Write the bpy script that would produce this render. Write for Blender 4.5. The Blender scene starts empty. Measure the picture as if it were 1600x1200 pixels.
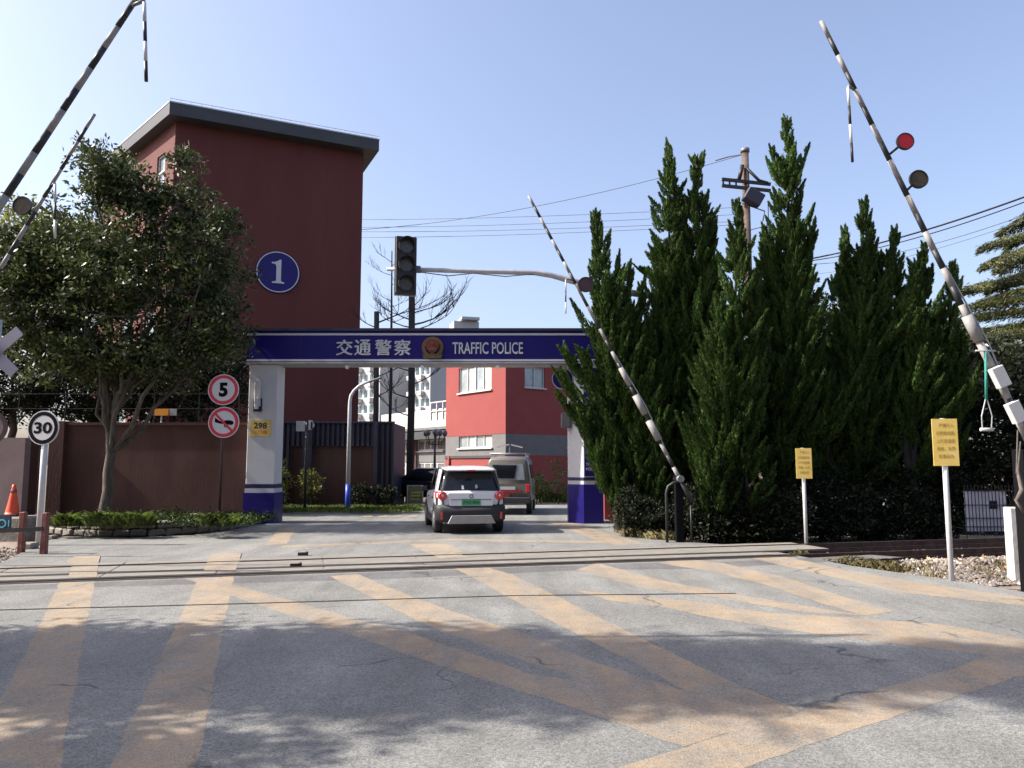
import bpy, math, random
import numpy as np
from mathutils import Vector, Matrix

S = bpy.context.scene
COL = S.collection
R = math.radians
rnd = random.Random(7)

# ------------------------------------------------------------------ camera
F = 1200.0
PITCH = R(5.95)
CH = 1.6
cam = bpy.data.cameras.new('camera'); co = bpy.data.objects.new('camera', cam); COL.objects.link(co)
co.location = (0, 0, CH); co.rotation_euler = (R(90) + PITCH, 0, 0)
cam.sensor_width = 36; cam.lens = 36 * F / 1600; cam.clip_start = 0.1; cam.clip_end = 3000
S.camera = co

# ------------------------------------------------------------------ sky, sun, exposure
SUN_EL = R(42)
SUN_DIR = Vector((-1, -0.05, 0)).normalized() * math.cos(SUN_EL) + Vector((0, 0, math.sin(SUN_EL)))
w = bpy.data.worlds.new('World'); S.world = w; w.use_nodes = True
nt = w.node_tree
bg = nt.nodes['Background']
sky = nt.nodes.new('ShaderNodeTexSky'); sky.sky_type = 'NISHITA'; sky.sun_disc = False
sky.sun_elevation = SUN_EL
sky.sun_rotation = math.atan2(SUN_DIR.x, SUN_DIR.y)
sky.air_density = 1.0; sky.dust_density = 3.4; sky.ozone_density = 2.3
hs = nt.nodes.new('ShaderNodeHueSaturation'); hs.inputs['Saturation'].default_value = 0.88
tn = nt.nodes.new('ShaderNodeMix'); tn.data_type = 'RGBA'; tn.blend_type = 'MULTIPLY'; tn.inputs['Factor'].default_value = 1; tn.inputs['B'].default_value = (1.02, 0.98, 1.02, 1)
nt.links.new(sky.outputs['Color'], hs.inputs['Color']); nt.links.new(hs.outputs['Color'], tn.inputs['A']); nt.links.new(tn.outputs['Result'], bg.inputs['Color'])
bg.inputs['Strength'].default_value = 0.122
sd = bpy.data.lights.new('sun', 'SUN'); sd.energy = 4.4; sd.angle = R(0.53); sd.color = (1.0, 0.93, 0.83)
so = bpy.data.objects.new('sun', sd); COL.objects.link(so)
so.rotation_euler = SUN_DIR.to_track_quat('Z', 'Y').to_euler(); so.location = (-30, 0, 40)
S.view_settings.view_transform = 'Standard'; S.view_settings.look = 'None'
S.view_settings.gamma = 1.0; S.view_settings.use_curve_mapping = False
S.view_settings.exposure = 1.2

# ------------------------------------------------------------------ pixel <-> place helpers (1600x1200 photo pixels)
cp, sp = math.cos(PITCH), math.sin(PITCH)
def ray(px, py):
    dx = (px - 800) / F; dz = (600 - py) / F
    return Vector((dx, cp - dz * sp, sp + dz * cp))
def P(px, py, Y):
    r = ray(px, py); return Vector((r.x / r.y * Y, Y, CH + r.z / r.y * Y))
def PZ(px, py, z):
    r = ray(px, py); k = (z - CH) / r.z; return Vector((r.x * k, r.y * k, z))
def G(px, py, z=0.0): return PZ(px, py, z)
def wall_hit(px, py, Q, u):
    """distance along a vertical wall (through Q, direction u) and height where the pixel's ray meets it"""
    r = ray(px, py)
    # Q.xy + s*u.xy = k*r.xy
    det = -u.x * r.y + u.y * r.x
    s = (Q.x * r.y - Q.y * r.x) / det
    k = ((Q.x + s * u.x) / r.x) if abs(r.x) > 1e-6 else (Q.y + s * u.y) / r.y
    if abs(r.y) > 1e-6: k = (Q.y + s * u.y) / r.y
    return s, CH + k * r.z

# ------------------------------------------------------------------ materials
MATS = {}
def mat(name, col, rough=0.7, metal=0.0, var=0.0, scale=4.0, bump=0.0, bscale=40.0, spec=0.4, dirt=None, dscale=1.2, coat=0.0, stretch=None):
    if name in MATS: return MATS[name]
    m = bpy.data.materials.new(name); m.use_nodes = True
    n = m.node_tree.nodes; l = m.node_tree.links; b = n['Principled BSDF']
    c4 = (*col, 1)
    b.inputs['Base Color'].default_value = c4
    b.inputs['Roughness'].default_value = rough; b.inputs['Metallic'].default_value = metal
    b.inputs['Specular IOR Level'].default_value = spec
    if coat: b.inputs['Coat Weight'].default_value = coat; b.inputs['Coat Roughness'].default_value = 0.08
    tc = n.new('ShaderNodeTexCoord')
    src = tc.outputs['Object']
    if stretch:
        mp = n.new('ShaderNodeMapping'); mp.inputs['Scale'].default_value = stretch
        l.new(src, mp.inputs['Vector']); src = mp.outputs['Vector']
    if var or dirt:
        nz = n.new('ShaderNodeTexNoise'); nz.inputs['Scale'].default_value = scale; nz.inputs['Detail'].default_value = 6; nz.inputs['Roughness'].default_value = 0.65
        l.new(src, nz.inputs['Vector'])
        rp = n.new('ShaderNodeMapRange'); rp.inputs['From Min'].default_value = 0.3; rp.inputs['From Max'].default_value = 0.7
        rp.inputs['To Min'].default_value = 1 - var; rp.inputs['To Max'].default_value = 1 + var
        l.new(nz.outputs['Fac'], rp.inputs['Value'])
        mx = n.new('ShaderNodeMix'); mx.data_type = 'RGBA'; mx.blend_type = 'MULTIPLY'; mx.inputs['Factor'].default_value = 1
        mx.inputs['A'].default_value = c4
        l.new(rp.outputs['Result'], mx.inputs['B'])
        out = mx.outputs['Result']
        if dirt:
            n2 = n.new('ShaderNodeTexNoise'); n2.inputs['Scale'].default_value = dscale; n2.inputs['Detail'].default_value = 7; n2.inputs['Roughness'].default_value = 0.7
            l.new(src, n2.inputs['Vector'])
            r2 = n.new('ShaderNodeMapRange'); r2.inputs['From Min'].default_value = 0.48; r2.inputs['From Max'].default_value = 0.75; r2.inputs['To Max'].default_value = dirt[1]
            l.new(n2.outputs['Fac'], r2.inputs['Value'])
            m2 = n.new('ShaderNodeMix'); m2.data_type = 'RGBA'
            l.new(r2.outputs['Result'], m2.inputs['Factor']); l.new(out, m2.inputs['A']); m2.inputs['B'].default_value = (*dirt[0], 1)
            out = m2.outputs['Result']
        l.new(out, b.inputs['Base Color'])
    if bump:
        n3 = n.new('ShaderNodeTexNoise'); n3.inputs['Scale'].default_value = bscale; n3.inputs['Detail'].default_value = 5
        l.new(src, n3.inputs['Vector'])
        bp = n.new('ShaderNodeBump'); bp.inputs['Strength'].default_value = bump; bp.inputs['Distance'].default_value = 0.02
        l.new(n3.outputs['Fac'], bp.inputs['Height']); l.new(bp.outputs['Normal'], b.inputs['Normal'])
    MATS[name] = m; return m

def leaf_mat(name, c1, c2, c3=None, rough=0.45, trans=0.25, spec=0.5):
    if name in MATS: return MATS[name]
    m = bpy.data.materials.new(name); m.use_nodes = True
    n = m.node_tree.nodes; l = m.node_tree.links; b = n['Principled BSDF']
    g = n.new('ShaderNodeNewGeometry'); cr = n.new('ShaderNodeValToRGB')
    l.new(g.outputs['Random Per Island'], cr.inputs['Fac'])
    e = cr.color_ramp.elements; e[0].color = (*c1, 1); e[1].color = (*c2, 1)
    if c3:
        e[1].position = 0.88; x = e.new(1.0); x.color = (*c3, 1)
    tc = n.new('ShaderNodeTexCoord'); nz = n.new('ShaderNodeTexNoise'); nz.inputs['Scale'].default_value = 0.9; nz.inputs['Detail'].default_value = 3
    l.new(tc.outputs['Object'], nz.inputs['Vector'])
    mr = n.new('ShaderNodeMapRange'); mr.inputs['From Min'].default_value = 0.3; mr.inputs['From Max'].default_value = 0.7; mr.inputs['To Min'].default_value = 0.6; mr.inputs['To Max'].default_value = 1.4
    l.new(nz.outputs['Fac'], mr.inputs['Value'])
    mx = n.new('ShaderNodeMix'); mx.data_type = 'RGBA'; mx.blend_type = 'MULTIPLY'; mx.inputs['Factor'].default_value = 1
    l.new(cr.outputs['Color'], mx.inputs['A']); l.new(mr.outputs['Result'], mx.inputs['B'])
    l.new(mx.outputs['Result'], b.inputs['Base Color'])
    b.inputs['Roughness'].default_value = rough; b.inputs['Specular IOR Level'].default_value = spec
    tr = n.new('ShaderNodeBsdfTranslucent'); l.new(mx.outputs['Result'], tr.inputs['Color'])
    ms = n.new('ShaderNodeMixShader'); ms.inputs['Fac'].default_value = trans
    l.new(b.outputs['BSDF'], ms.inputs[1]); l.new(tr.outputs['BSDF'], ms.inputs[2])
    l.new(ms.outputs['Shader'], n['Material Output'].inputs['Surface'])
    MATS[name] = m; return m

def asphalt(name, base, paint=None, wear=0.5):
    m = bpy.data.materials.new(name); m.use_nodes = True
    n = m.node_tree.nodes; l = m.node_tree.links; b = n['Principled BSDF']
    tc = n.new('ShaderNodeTexCoord'); V = tc.outputs['Object']
    def noise(s, d=4, r=0.6, vec=V):
        x = n.new('ShaderNodeTexNoise'); x.inputs['Scale'].default_value = s; x.inputs['Detail'].default_value = d; x.inputs['Roughness'].default_value = r
        l.new(vec, x.inputs['Vector']); return x.outputs['Fac']
    def rng(v, a, b_, c, d):
        x = n.new('ShaderNodeMapRange'); x.inputs['From Min'].default_value = a; x.inputs['From Max'].default_value = b_
        x.inputs['To Min'].default_value = c; x.inputs['To Max'].default_value = d; l.new(v, x.inputs['Value']); return x.outputs['Result']
    def mix(a, bb, fac, mode='MIX'):
        x = n.new('ShaderNodeMix'); x.data_type = 'RGBA'; x.blend_type = mode
        for k, v in (('A', a), ('B', bb), ('Factor', fac)):
            if isinstance(v, (tuple, float, int)):
                x.inputs[k].default_value = (*v, 1) if isinstance(v, tuple) else v
            else: l.new(v, x.inputs[k])
        return x.outputs['Result']
    big = rng(noise(0.45, 7, 0.72), 0.35, 0.65, 0.78, 1.17)
    # tyre-polished streaks along the travel direction
    mp = n.new('ShaderNodeMapping'); mp.inputs['Scale'].default_value = (1.6, 0.16, 1); mp.inputs['Rotation'].default_value = (0, 0, R(-12)); l.new(V, mp.inputs['Vector'])
    st = rng(noise(1.1, 4, 0.6, mp.outputs['Vector']), 0.32, 0.68, 0.80, 1.16)
    vo = n.new('ShaderNodeTexVoronoi'); vo.inputs['Scale'].default_value = 85; l.new(V, vo.inputs['Vector'])
    vcol = n.new('ShaderNodeSeparateColor'); l.new(vo.outputs['Color'], vcol.inputs['Color'])
    grit = rng(vcol.outputs['Red'], 0, 1, 0.66, 1.36)
    c = mix(base, big, 1.0, 'MULTIPLY'); c = mix(c, st, 1.0, 'MULTIPLY'); c = mix(c, grit, 1.0, 'MULTIPLY')
    # cracks
    vc = n.new('ShaderNodeTexVoronoi'); vc.feature = 'DISTANCE_TO_EDGE'; vc.inputs['Scale'].default_value = 0.42
    dn = n.new('ShaderNodeTexNoise'); dn.inputs['Scale'].default_value = 2.2; dn.inputs['Detail'].default_value = 5; l.new(V, dn.inputs['Vector'])
    ad = n.new('ShaderNodeVectorMath'); ad.operation = 'MULTIPLY_ADD'; ad.inputs[1].default_value = (0.7, 0.7, 0); l.new(dn.outputs['Color'], ad.inputs[0]); l.new(V, ad.inputs[2])
    l.new(ad.outputs[0], vc.inputs['Vector'])
    crack = rng(vc.outputs['Distance'], 0.0, 0.008, 1.0, 0.0)
    gate = rng(noise(0.6, 2), 0.52, 0.60, 0.0, 0.8)
    cm = n.new('ShaderNodeMath'); cm.operation = 'MULTIPLY'; l.new(crack, cm.inputs[0]); l.new(gate, cm.inputs[1])
    if paint:
        pw = rng(noise(2.3, 8, 0.75), 0.30, 0.72, 1.0, 1.0 - wear)
        gw = rng(vcol.outputs['Green'], 0, 1, 0.7, 1.1)
        tw = rng(noise(2.0, 4, 0.6, mp.outputs['Vector']), 0.45, 0.70, 1.0, 0.45)
        pm = n.new('ShaderNodeMath'); pm.operation = 'MULTIPLY'; l.new(pw, pm.inputs[0]); l.new(tw, pm.inputs[1]); pw = pm.outputs[0]
        fm = n.new('ShaderNodeMath'); fm.operation = 'MULTIPLY'; fm.use_clamp = True; l.new(pw, fm.inputs[0]); l.new(gw, fm.inputs[1])
        pc = mix(paint, rng(noise(0.8, 5), 0.3, 0.7, 0.85, 1.12), 1.0, 'MULTIPLY')
        pc = mix(pc, rng(vcol.outputs['Blue'], 0, 1, 0.85, 1.12), 1.0, 'MULTIPLY')
        c = mix(c, pc, fm.outputs[0])
    c = mix(c, (0.03, 0.03, 0.03), cm.outputs[0])
    l.new(c, b.inputs['Base Color']); b.inputs['Roughness'].default_value = 0.85; b.inputs['Specular IOR Level'].default_value = 0.3
    bp = n.new('ShaderNodeBump'); bp.inputs['Strength'].default_value = 0.5; bp.inputs['Distance'].default_value = 0.006
    l.new(vo.outputs['Distance'], bp.inputs['Height']); l.new(bp.outputs['Normal'], b.inputs['Normal'])
    MATS[name] = m; return m

M_ASPH = asphalt('asphalt', (0.170, 0.170, 0.160))
M_ASPH2 = asphalt('asphalt_patch', (0.115, 0.112, 0.11))
M_PAINT = asphalt('yellow_paint', (0.170, 0.170, 0.160), (0.345, 0.248, 0.148), 0.95)
M_CONC = mat('concrete', (0.175, 0.163, 0.143), 0.85, var=0.2, scale=3, bump=0.3, dirt=((0.2, 0.18, 0.15), 0.6))
M_SOIL = mat('soil', (0.10, 0.075, 0.055), 0.95, var=0.4, scale=6, bump=0.8, bscale=25, dirt=((0.2, 0.16, 0.11), 0.7), dscale=3)
M_STONE = mat('stone', (0.22, 0.205, 0.175), 0.9, var=0.3, scale=9, bump=0.8, bscale=20, dirt=((0.1, 0.1, 0.07), 0.5), dscale=3)
M_RUST = mat('rusty_rail', (0.075, 0.045, 0.035), 0.8, 0.2, var=0.4, scale=8, bump=0.3)
M_STEEL = mat('rail_head', (0.10, 0.085, 0.075), 0.45, 0.7, var=0.3, scale=10)
M_GROOVE = mat('groove', (0.018, 0.016, 0.015), 0.95, var=0.3)
M_RED = mat('red_render', (0.108, 0.029, 0.025), 0.85, var=0.12, scale=1.0, bump=0.2, bscale=30, dirt=((0.075, 0.024, 0.022), 0.55), dscale=0.7, stretch=(1, 1, 0.22))
M_PINK = mat('salmon_render', (0.24, 0.052, 0.048), 0.85, var=0.06, scale=1.5, bump=0.1, bscale=50, dirt=((0.25, 0.07, 0.06), 0.4), dscale=0.5)
M_BROWN = mat('brown_wall', (0.060, 0.027, 0.022), 0.88, var=0.22, scale=1.2, bump=0.3, bscale=30, dirt=((0.10, 0.065, 0.05), 0.5), dscale=0.9, stretch=(1, 1, 0.35))
M_GREYP = mat('grey_pink_wall', (0.22, 0.165, 0.16), 0.88, var=0.12, scale=1.5, bump=0.2, dirt=((0.15, 0.10, 0.10), 0.6), dscale=1)
M_SLATE = mat('slate_metal', (0.028, 0.028, 0.046), 0.55, 0.1, var=0.12, scale=2)
M_ROOF = mat('dark_roof', (0.045, 0.047, 0.052), 0.6, 0.0, var=0.12, scale=1.5, dirt=((0.09, 0.09, 0.085), 0.3))
M_BAND = mat('grey_band', (0.14, 0.14, 0.14), 0.8, var=0.1, scale=2)
M_WHITE = mat('white_paint', (0.50, 0.50, 0.51), 0.5, var=0.05, scale=3, dirt=((0.45, 0.43, 0.4), 0.35), dscale=2)
M_WHITED = mat('weathered_white_paint', (0.25, 0.24, 0.235), 0.6, var=0.15, scale=8, dirt=((0.2, 0.18, 0.15), 0.6), dscale=6)
M_TILEW = mat('white_render', (0.50, 0.50, 0.49), 0.7, var=0.06, scale=1, dirt=((0.45, 0.43, 0.38), 0.4), dscale=0.5)
M_INDIGO = mat('indigo_panel', (0.010, 0.005, 0.115), 0.4, var=0.1, scale=2, spec=0.3, dirt=((0.02, 0.016, 0.09), 0.3))
M_NAVY = mat('navy', (0.012, 0.012, 0.05), 0.5, var=0.1)
M_DKEDGE = mat('dark_edge', (0.02, 0.02, 0.035), 0.5, var=0.2)
M_BLACK = mat('black_paint', (0.018, 0.018, 0.02), 0.5, var=0.2, scale=10, dirt=((0.06, 0.055, 0.05), 0.4), dscale=8)
M_BLACKG = mat('black_gloss', (0.01, 0.01, 0.012), 0.15, var=0.1, coat=0.5)
M_INK = mat('black_ink', (0.006, 0.006, 0.007), 0.8, spec=0.05)
M_SLEEP = mat('sleeper', (0.05, 0.038, 0.032), 0.95, var=0.4, scale=8, bump=0.5)
M_GLASS = mat('dark_glass', (0.012, 0.014, 0.018), 0.08, spec=0.45, var=0.3, scale=2)
M_GLASSL = mat('pale_glass', (0.22, 0.26, 0.28), 0.12, spec=0.8, var=0.35, scale=1.5)
M_CURT = mat('curtain_glass', (0.42, 0.42, 0.40), 0.3, spec=0.7, var=0.4, scale=3, stretch=(6, 6, 0.5))
M_GALV = mat('galvanised_steel', (0.42, 0.43, 0.45), 0.45, 0.4, var=0.15, scale=6, dirt=((0.25, 0.2, 0.16), 0.4), dscale=4)
M_GREYM = mat('grey_metal', (0.16, 0.165, 0.17), 0.5, 0.3, var=0.2, scale=5)
M_CAR = mat('white_car_paint', (0.62, 0.63, 0.66), 0.28, var=0.03, coat=0.6)
M_CLAD = mat('grey_cladding', (0.020, 0.020, 0.024), 0.6, var=0.15)
M_SILV = mat('silver_skid', (0.34, 0.33, 0.32), 0.4, 0.4, var=0.1)
M_VAN = mat('van_paint', (0.125, 0.118, 0.105), 0.35, 0.1, var=0.08, coat=0.3, dirt=((0.16, 0.15, 0.13), 0.4))
M_TLRED = mat('red_lens', (0.55, 0.02, 0.025), 0.15, spec=0.8, var=0.2, scale=20, coat=0.5)
M_GREENP = mat('green_plate', (0.05, 0.33, 0.14), 0.4, var=0.1)
M_RUBBER = mat('rubber', (0.02, 0.02, 0.021), 0.8, var=0.2)
M_REDP = mat('red_paint', (0.52, 0.02, 0.03), 0.45, var=0.12, scale=6)
M_REDRING = mat('red_ring', (0.45, 0.03, 0.05), 0.4, var=0.08)
M_SIGNW = mat('sign_white', (0.46, 0.46, 0.48), 0.4, var=0.05, dirt=((0.32, 0.32, 0.33), 0.3), dscale=4)
M_YEL = mat('yellow_sign', (0.62, 0.45, 0.12), 0.5, var=0.06, scale=5, dirt=((0.7, 0.55, 0.3), 0.4), dscale=5)
M_OLIVE = mat('faded_lettering', (0.30, 0.20, 0.035), 0.6, var=0.2, scale=20)
M_GOLD = mat('gold_relief', (0.12, 0.085, 0.04), 0.45, 0.4, var=0.25, scale=20)
M_EMRED = mat('badge_red', (0.13, 0.022, 0.014), 0.45, var=0.15)
M_VRED = mat('faded_red', (0.20, 0.022, 0.022), 0.5, var=0.3, scale=8)
M_CONE = mat('cone_orange', (0.62, 0.07, 0.02), 0.5, var=0.12, dirt=((0.25, 0.05, 0.03), 0.4), dscale=6)
M_WOODR = mat('worn_red_wood', (0.17, 0.055, 0.045), 0.8, var=0.45, scale=10, bump=0.4, dirt=((0.25, 0.22, 0.2), 0.6), dscale=7)
M_BARK = mat('bark', (0.075, 0.062, 0.05), 0.95, var=0.35, scale=8, bump=0.9, bscale=18, stretch=(1, 1, 0.3), dirt=((0.2, 0.185, 0.15), 0.5), dscale=4)
M_BARKD = mat('dark_bark', (0.035, 0.03, 0.028), 0.95, var=0.35, scale=8, bump=0.6, bscale=18)
M_POLE = mat('concrete_pole', (0.085, 0.058, 0.048), 0.85, var=0.3, scale=4, bump=0.3, dirt=((0.17, 0.14, 0.12), 0.7), dscale=1.0)
M_WIRE = mat('wire', (0.03, 0.03, 0.035), 0.6)
M_WIREG = mat('pale_wire', (0.12, 0.13, 0.16), 0.6)
M_BLUE = mat('blue_paint', (0.02, 0.06, 0.38), 0.4, var=0.1)
M_ROPE = mat('green_rope', (0.03, 0.22, 0.18), 0.8, var=0.3, scale=20)
M_BOARD = mat('dark_board', (0.03, 0.05, 0.08), 0.6, var=0.4, scale=6)
M_CYAN = mat('cyan_graffiti', (0.15, 0.5, 0.6), 0.6, var=0.2)
M_TOWER = mat('tower_render', (0.40, 0.41, 0.42), 0.8, var=0.08, scale=0.1)
M_TOWERG = mat('tower_grey', (0.34, 0.35, 0.37), 0.7, var=0.1, scale=0.1)
M_TEAL = mat('teal_glass', (0.06, 0.11, 0.13), 0.3, var=0.2, scale=0.3)
M_GRAVEL = mat('gravel', (0.20, 0.155, 0.125), 0.95, var=0.4, scale=5, bump=0.3)
M_BALLAST = mat('ballast_bed', (0.085, 0.062, 0.05), 0.95, var=0.5, scale=14, bump=1.0, bscale=22)
M_LJ = leaf_mat('juniper_foliage', (0.018, 0.042, 0.011), (0.060, 0.108, 0.022), (0.125, 0.165, 0.045), 0.7, 0.22, 0.2)
M_LM = leaf_mat('magnolia_leaves', (0.024, 0.036, 0.011), (0.068, 0.090, 0.026), (0.17, 0.18, 0.065), 0.42, 0.28, 0.35)
M_LY = leaf_mat('yellow_green_leaves', (0.08, 0.10, 0.02), (0.20, 0.21, 0.04), (0.32, 0.26, 0.05), 0.5, 0.35)
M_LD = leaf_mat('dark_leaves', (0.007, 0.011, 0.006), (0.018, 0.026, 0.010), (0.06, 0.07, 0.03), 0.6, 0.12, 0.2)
M_LB = leaf_mat('pale_broad_leaves', (0.03, 0.042, 0.014), (0.10, 0.115, 0.05), (0.36, 0.36, 0.24), 0.3, 0.2, 0.6)
M_LC = leaf_mat('cedar_needles', (0.035, 0.043, 0.010), (0.085, 0.095, 0.022), (0.15, 0.14, 0.05), 0.55, 0.2)
M_LY2 = leaf_mat('planter_leaves', (0.015, 0.03, 0.008), (0.05, 0.075, 0.02), (0.14, 0.15, 0.05), 0.75, 0.15, 0.1)
M_GRASS = leaf_mat('grass', (0.04, 0.07, 0.012), (0.12, 0.17, 0.03), (0.26, 0.27, 0.09), 0.6, 0.3)
M_DRY = leaf_mat('dry_weeds', (0.14, 0.12, 0.05), (0.30, 0.25, 0.13), (0.2, 0.26, 0.06), 0.8, 0.2)

# ------------------------------------------------------------------ object helpers
def link(name, data):
    o = bpy.data.objects.new(name, data); COL.objects.link(o); return o
def thing(name, label, cat, loc=(0, 0, 0), rz=0.0, group=None, kind=None):
    o = link(name, None); o.location = loc; o.rotation_euler = (0, 0, rz); o.empty_display_size = 0.3
    if kind: o['kind'] = kind
    else:
        o['label'] = label; o['category'] = cat
    if group: o['group'] = group
    return o
def tag(o, label=None, cat=None, group=None, kind=None):
    if label: o['label'] = label
    if cat: o['category'] = cat
    if group: o['group'] = group
    if kind: o['kind'] = kind
    return o
def root_of(o):
    while o.parent: o = o.parent
    return o
def localize(parent, v):
    r = root_of(parent)
    mtx = Matrix.Translation(r.location) @ Matrix.Rotation(r.rotation_euler.z, 4, 'Z')
    return mtx.inverted() @ v

class MB:
    def __init__(s): s.v = []; s.f = []; s.m = []; s.mi = 0; s.sm = []; s.smooth = False
    def add(s, vs, fs):
        b = len(s.v); s.v += [Vector(x) for x in vs]
        for f in fs: s.f.append([b + i for i in f]); s.m.append(s.mi); s.sm.append(s.smooth)
        return s
    def box(s, c, size, rz=0.0, rot=None):
        hx, hy, hz = size[0] / 2, size[1] / 2, size[2] / 2
        mt = rot if rot else Matrix.Rotation(rz, 3, 'Z')
        vs = [Vector(c) + mt @ Vector((x * hx, y * hy, z * hz)) for z in (-1, 1) for y in (-1, 1) for x in (-1, 1)]
        return s.add(vs, [(0, 2, 3, 1), (4, 5, 7, 6), (0, 1, 5, 4), (2, 6, 7, 3), (0, 4, 6, 2), (1, 3, 7, 5)])
    def boxb(s, x0, x1, y0, y1, z0, z1): return s.box(((x0 + x1) / 2, (y0 + y1) / 2, (z0 + z1) / 2), (x1 - x0, y1 - y0, z1 - z0))
    def tube(s, pts, rad, n=8, cap=True):
        pts = [Vector(p) for p in pts]
        if not isinstance(rad, (list, tuple)): rad = [rad] * len(pts)
        vs = []; up = Vector((0, 0, 1)); prevx = None
        for i, p in enumerate(pts):
            d = (pts[min(i + 1, len(pts) - 1)] - pts[max(i - 1, 0)]).normalized()
            if prevx is None:
                x = d.cross(up);
                if x.length < 0.1: x = d.cross(Vector((1, 0, 0)))
            else: x = prevx - d * prevx.dot(d)
            x.normalize(); prevx = x; y = d.cross(x)
            for k in range(n):
                a = 2 * math.pi * k / n; vs.append(p + (x * math.cos(a) + y * math.sin(a)) * rad[i])
        fs = [(i * n + k, i * n + (k + 1) % n, (i + 1) * n + (k + 1) % n, (i + 1) * n + k) for i in range(len(pts) - 1) for k in range(n)]
        old = s.smooth; s.smooth = n > 5; s.add(vs, fs); s.smooth = old
        if cap and n > 2:
            b = len(s.v) - len(vs)
            s.f.append([b + k for k in range(n)][::-1]); s.m.append(s.mi); s.sm.append(False)
            s.f.append([b + (len(pts) - 1) * n + k for k in range(n)]); s.m.append(s.mi); s.sm.append(False)
        return s
    def prism(s, poly, z0, z1):
        """plan polygon [(x,y)] extruded between heights"""
        n = len(poly)
        vs = [(x, y, z0) for x, y in poly] + [(x, y, z1) for x, y in poly]
        fs = [tuple(range(n))[::-1], tuple(range(n, 2 * n))] + [(i, (i + 1) % n, n + (i + 1) % n, n + i) for i in range(n)]
        return s.add(vs, fs)
    def plate(s, poly, O, U, V, N, t):
        """2-D polygon (a,b) in plane O,U,V extruded t along N"""
        n = len(poly); O = Vector(O)
        vs = [O + U * a + V * b for a, b in poly] + [O + U * a + V * b + N * t for a, b in poly]
        fs = [tuple(range(n))[::-1], tuple(range(n, 2 * n))] + [(i, (i + 1) % n, n + (i + 1) % n, n + i) for i in range(n)]
        return s.add(vs, fs)
    def ring(s, r0, r1, O, U, V, N, t, n=32):
        O = Vector(O); vs = []
        for k in range(n):
            a = 2 * math.pi * k / n; d = U * math.cos(a) + V * math.sin(a)
            vs += [O + d * r0, O + d * r1, O + d * r1 + N * t, O + d * r0 + N * t]
        fs = []
        for k in range(n):
            a = 4 * k; b = 4 * ((k + 1) % n)
            fs += [(a + i, b + i, b + (i + 1) % 4, a + (i + 1) % 4) for i in range(4)]
        return s.add(vs, fs)
    def disc(s, r, O, U, V, N, t, n=32):
        return s.plate([(r * math.cos(2 * math.pi * k / n), r * math.sin(2 * math.pi * k / n)) for k in range(n)], O, U, V, N, t)
    def build(s, name, mats, parent=None, bevel=0.0):
        me = bpy.data.meshes.new(name)
        vs = s.v if parent is None else [localize(parent, v) for v in s.v]
        me.from_pydata([tuple(v) for v in vs], [], s.f)
        if not isinstance(mats, (list, tuple)): mats = [mats]
        for m in mats: me.materials.append(m)
        me.polygons.foreach_set('material_index', s.m); me.polygons.foreach_set('use_smooth', s.sm)
        me.update()
        import bmesh
        bm = bmesh.new(); bm.from_mesh(me); bmesh.ops.recalc_face_normals(bm, faces=bm.faces)
        if bevel: bmesh.ops.bevel(bm, geom=[e for e in bm.edges], offset=bevel, segments=1, affect='EDGES', clamp_overlap=True)
        bm.to_mesh(me); bm.free()
        o = link(name, me)
        if parent: o.parent = parent
        return o

def place(b, M4):
    b.v = [M4 @ v for v in b.v]; return b

def copy_piece(o, parent, loc=None, rot=None, scale=None):
    c = o.copy(); COL.objects.link(c); c.parent = parent
    if loc is not None: c.location = loc
    if rot is not None: c.rotation_euler = rot
    if scale is not None: c.scale = scale
    return c

X3, Y3, Z3 = Vector((1, 0, 0)), Vector((0, 1, 0)), Vector((0, 0, 1))
def text_mesh(name, body, O, U, V, N, h, mt, parent, width=None, bold=0.0, depth=0.01, align='CENTER'):
    """lettering of height h, centred on O in the plane U,V, standing t proud along N"""
    c = bpy.data.curves.new('lettering', 'FONT'); c.body = body; c.align_x = align; c.size = 1.0; c.offset = bold; c.extrude = 0.0
    c.resolution_u = 3
    o = bpy.data.objects.new('tmp', c); COL.objects.link(o); bpy.context.view_layer.update()
    me = bpy.data.meshes.new_from_object(o.evaluated_get(bpy.context.evaluated_depsgraph_get()))
    bpy.data.objects.remove(o)
    co_ = [v.co.copy() for v in me.vertices]
    xs = [v.x for v in co_]; ys = [v.y for v in co_]
    cx, cy = (min(xs) + max(xs)) / 2, (min(ys) + max(ys)) / 2
    sy = h / (max(ys) - min(ys)); sx = sy if width is None else width / (max(xs) - min(xs))
    mb = MB()
    me2 = bpy.data.meshes.new(name)
    vs = [localize(parent, Vector(O) + U * (v.x - cx) * sx + V * (v.y - cy) * sy + N * depth) for v in co_]
    me2.from_pydata([tuple(v) for v in vs], [], [list(p.vertices) for p in me.polygons])
    me2.materials.append(mt)
    ob = link(name, me2); ob.parent = parent
    return ob

def npmesh(name, verts, k, mt, parent=None, smooth=False):
    """verts: (N,k,3) array, each row one k-gon"""
    n = len(verts); me = bpy.data.meshes.new(name)
    v = verts.reshape(-1, 3).astype(np.float32)
    if parent is not None:
        r = root_of(parent); v = v - np.array(r.location, dtype=np.float32)
    me.vertices.add(n * k); me.vertices.foreach_set('co', v.ravel())
    me.loops.add(n * k); me.loops.foreach_set('vertex_index', np.arange(n * k, dtype=np.int32))
    me.polygons.add(n); me.polygons.foreach_set('loop_start', np.arange(0, n * k, k, dtype=np.int32))
    me.polygons.foreach_set('loop_total', np.full(n, k, dtype=np.int32))
    me.materials.append(mt); me.update(calc_edges=True)
    o = link(name, me)
    if parent: o.parent = parent
    return o

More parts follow.
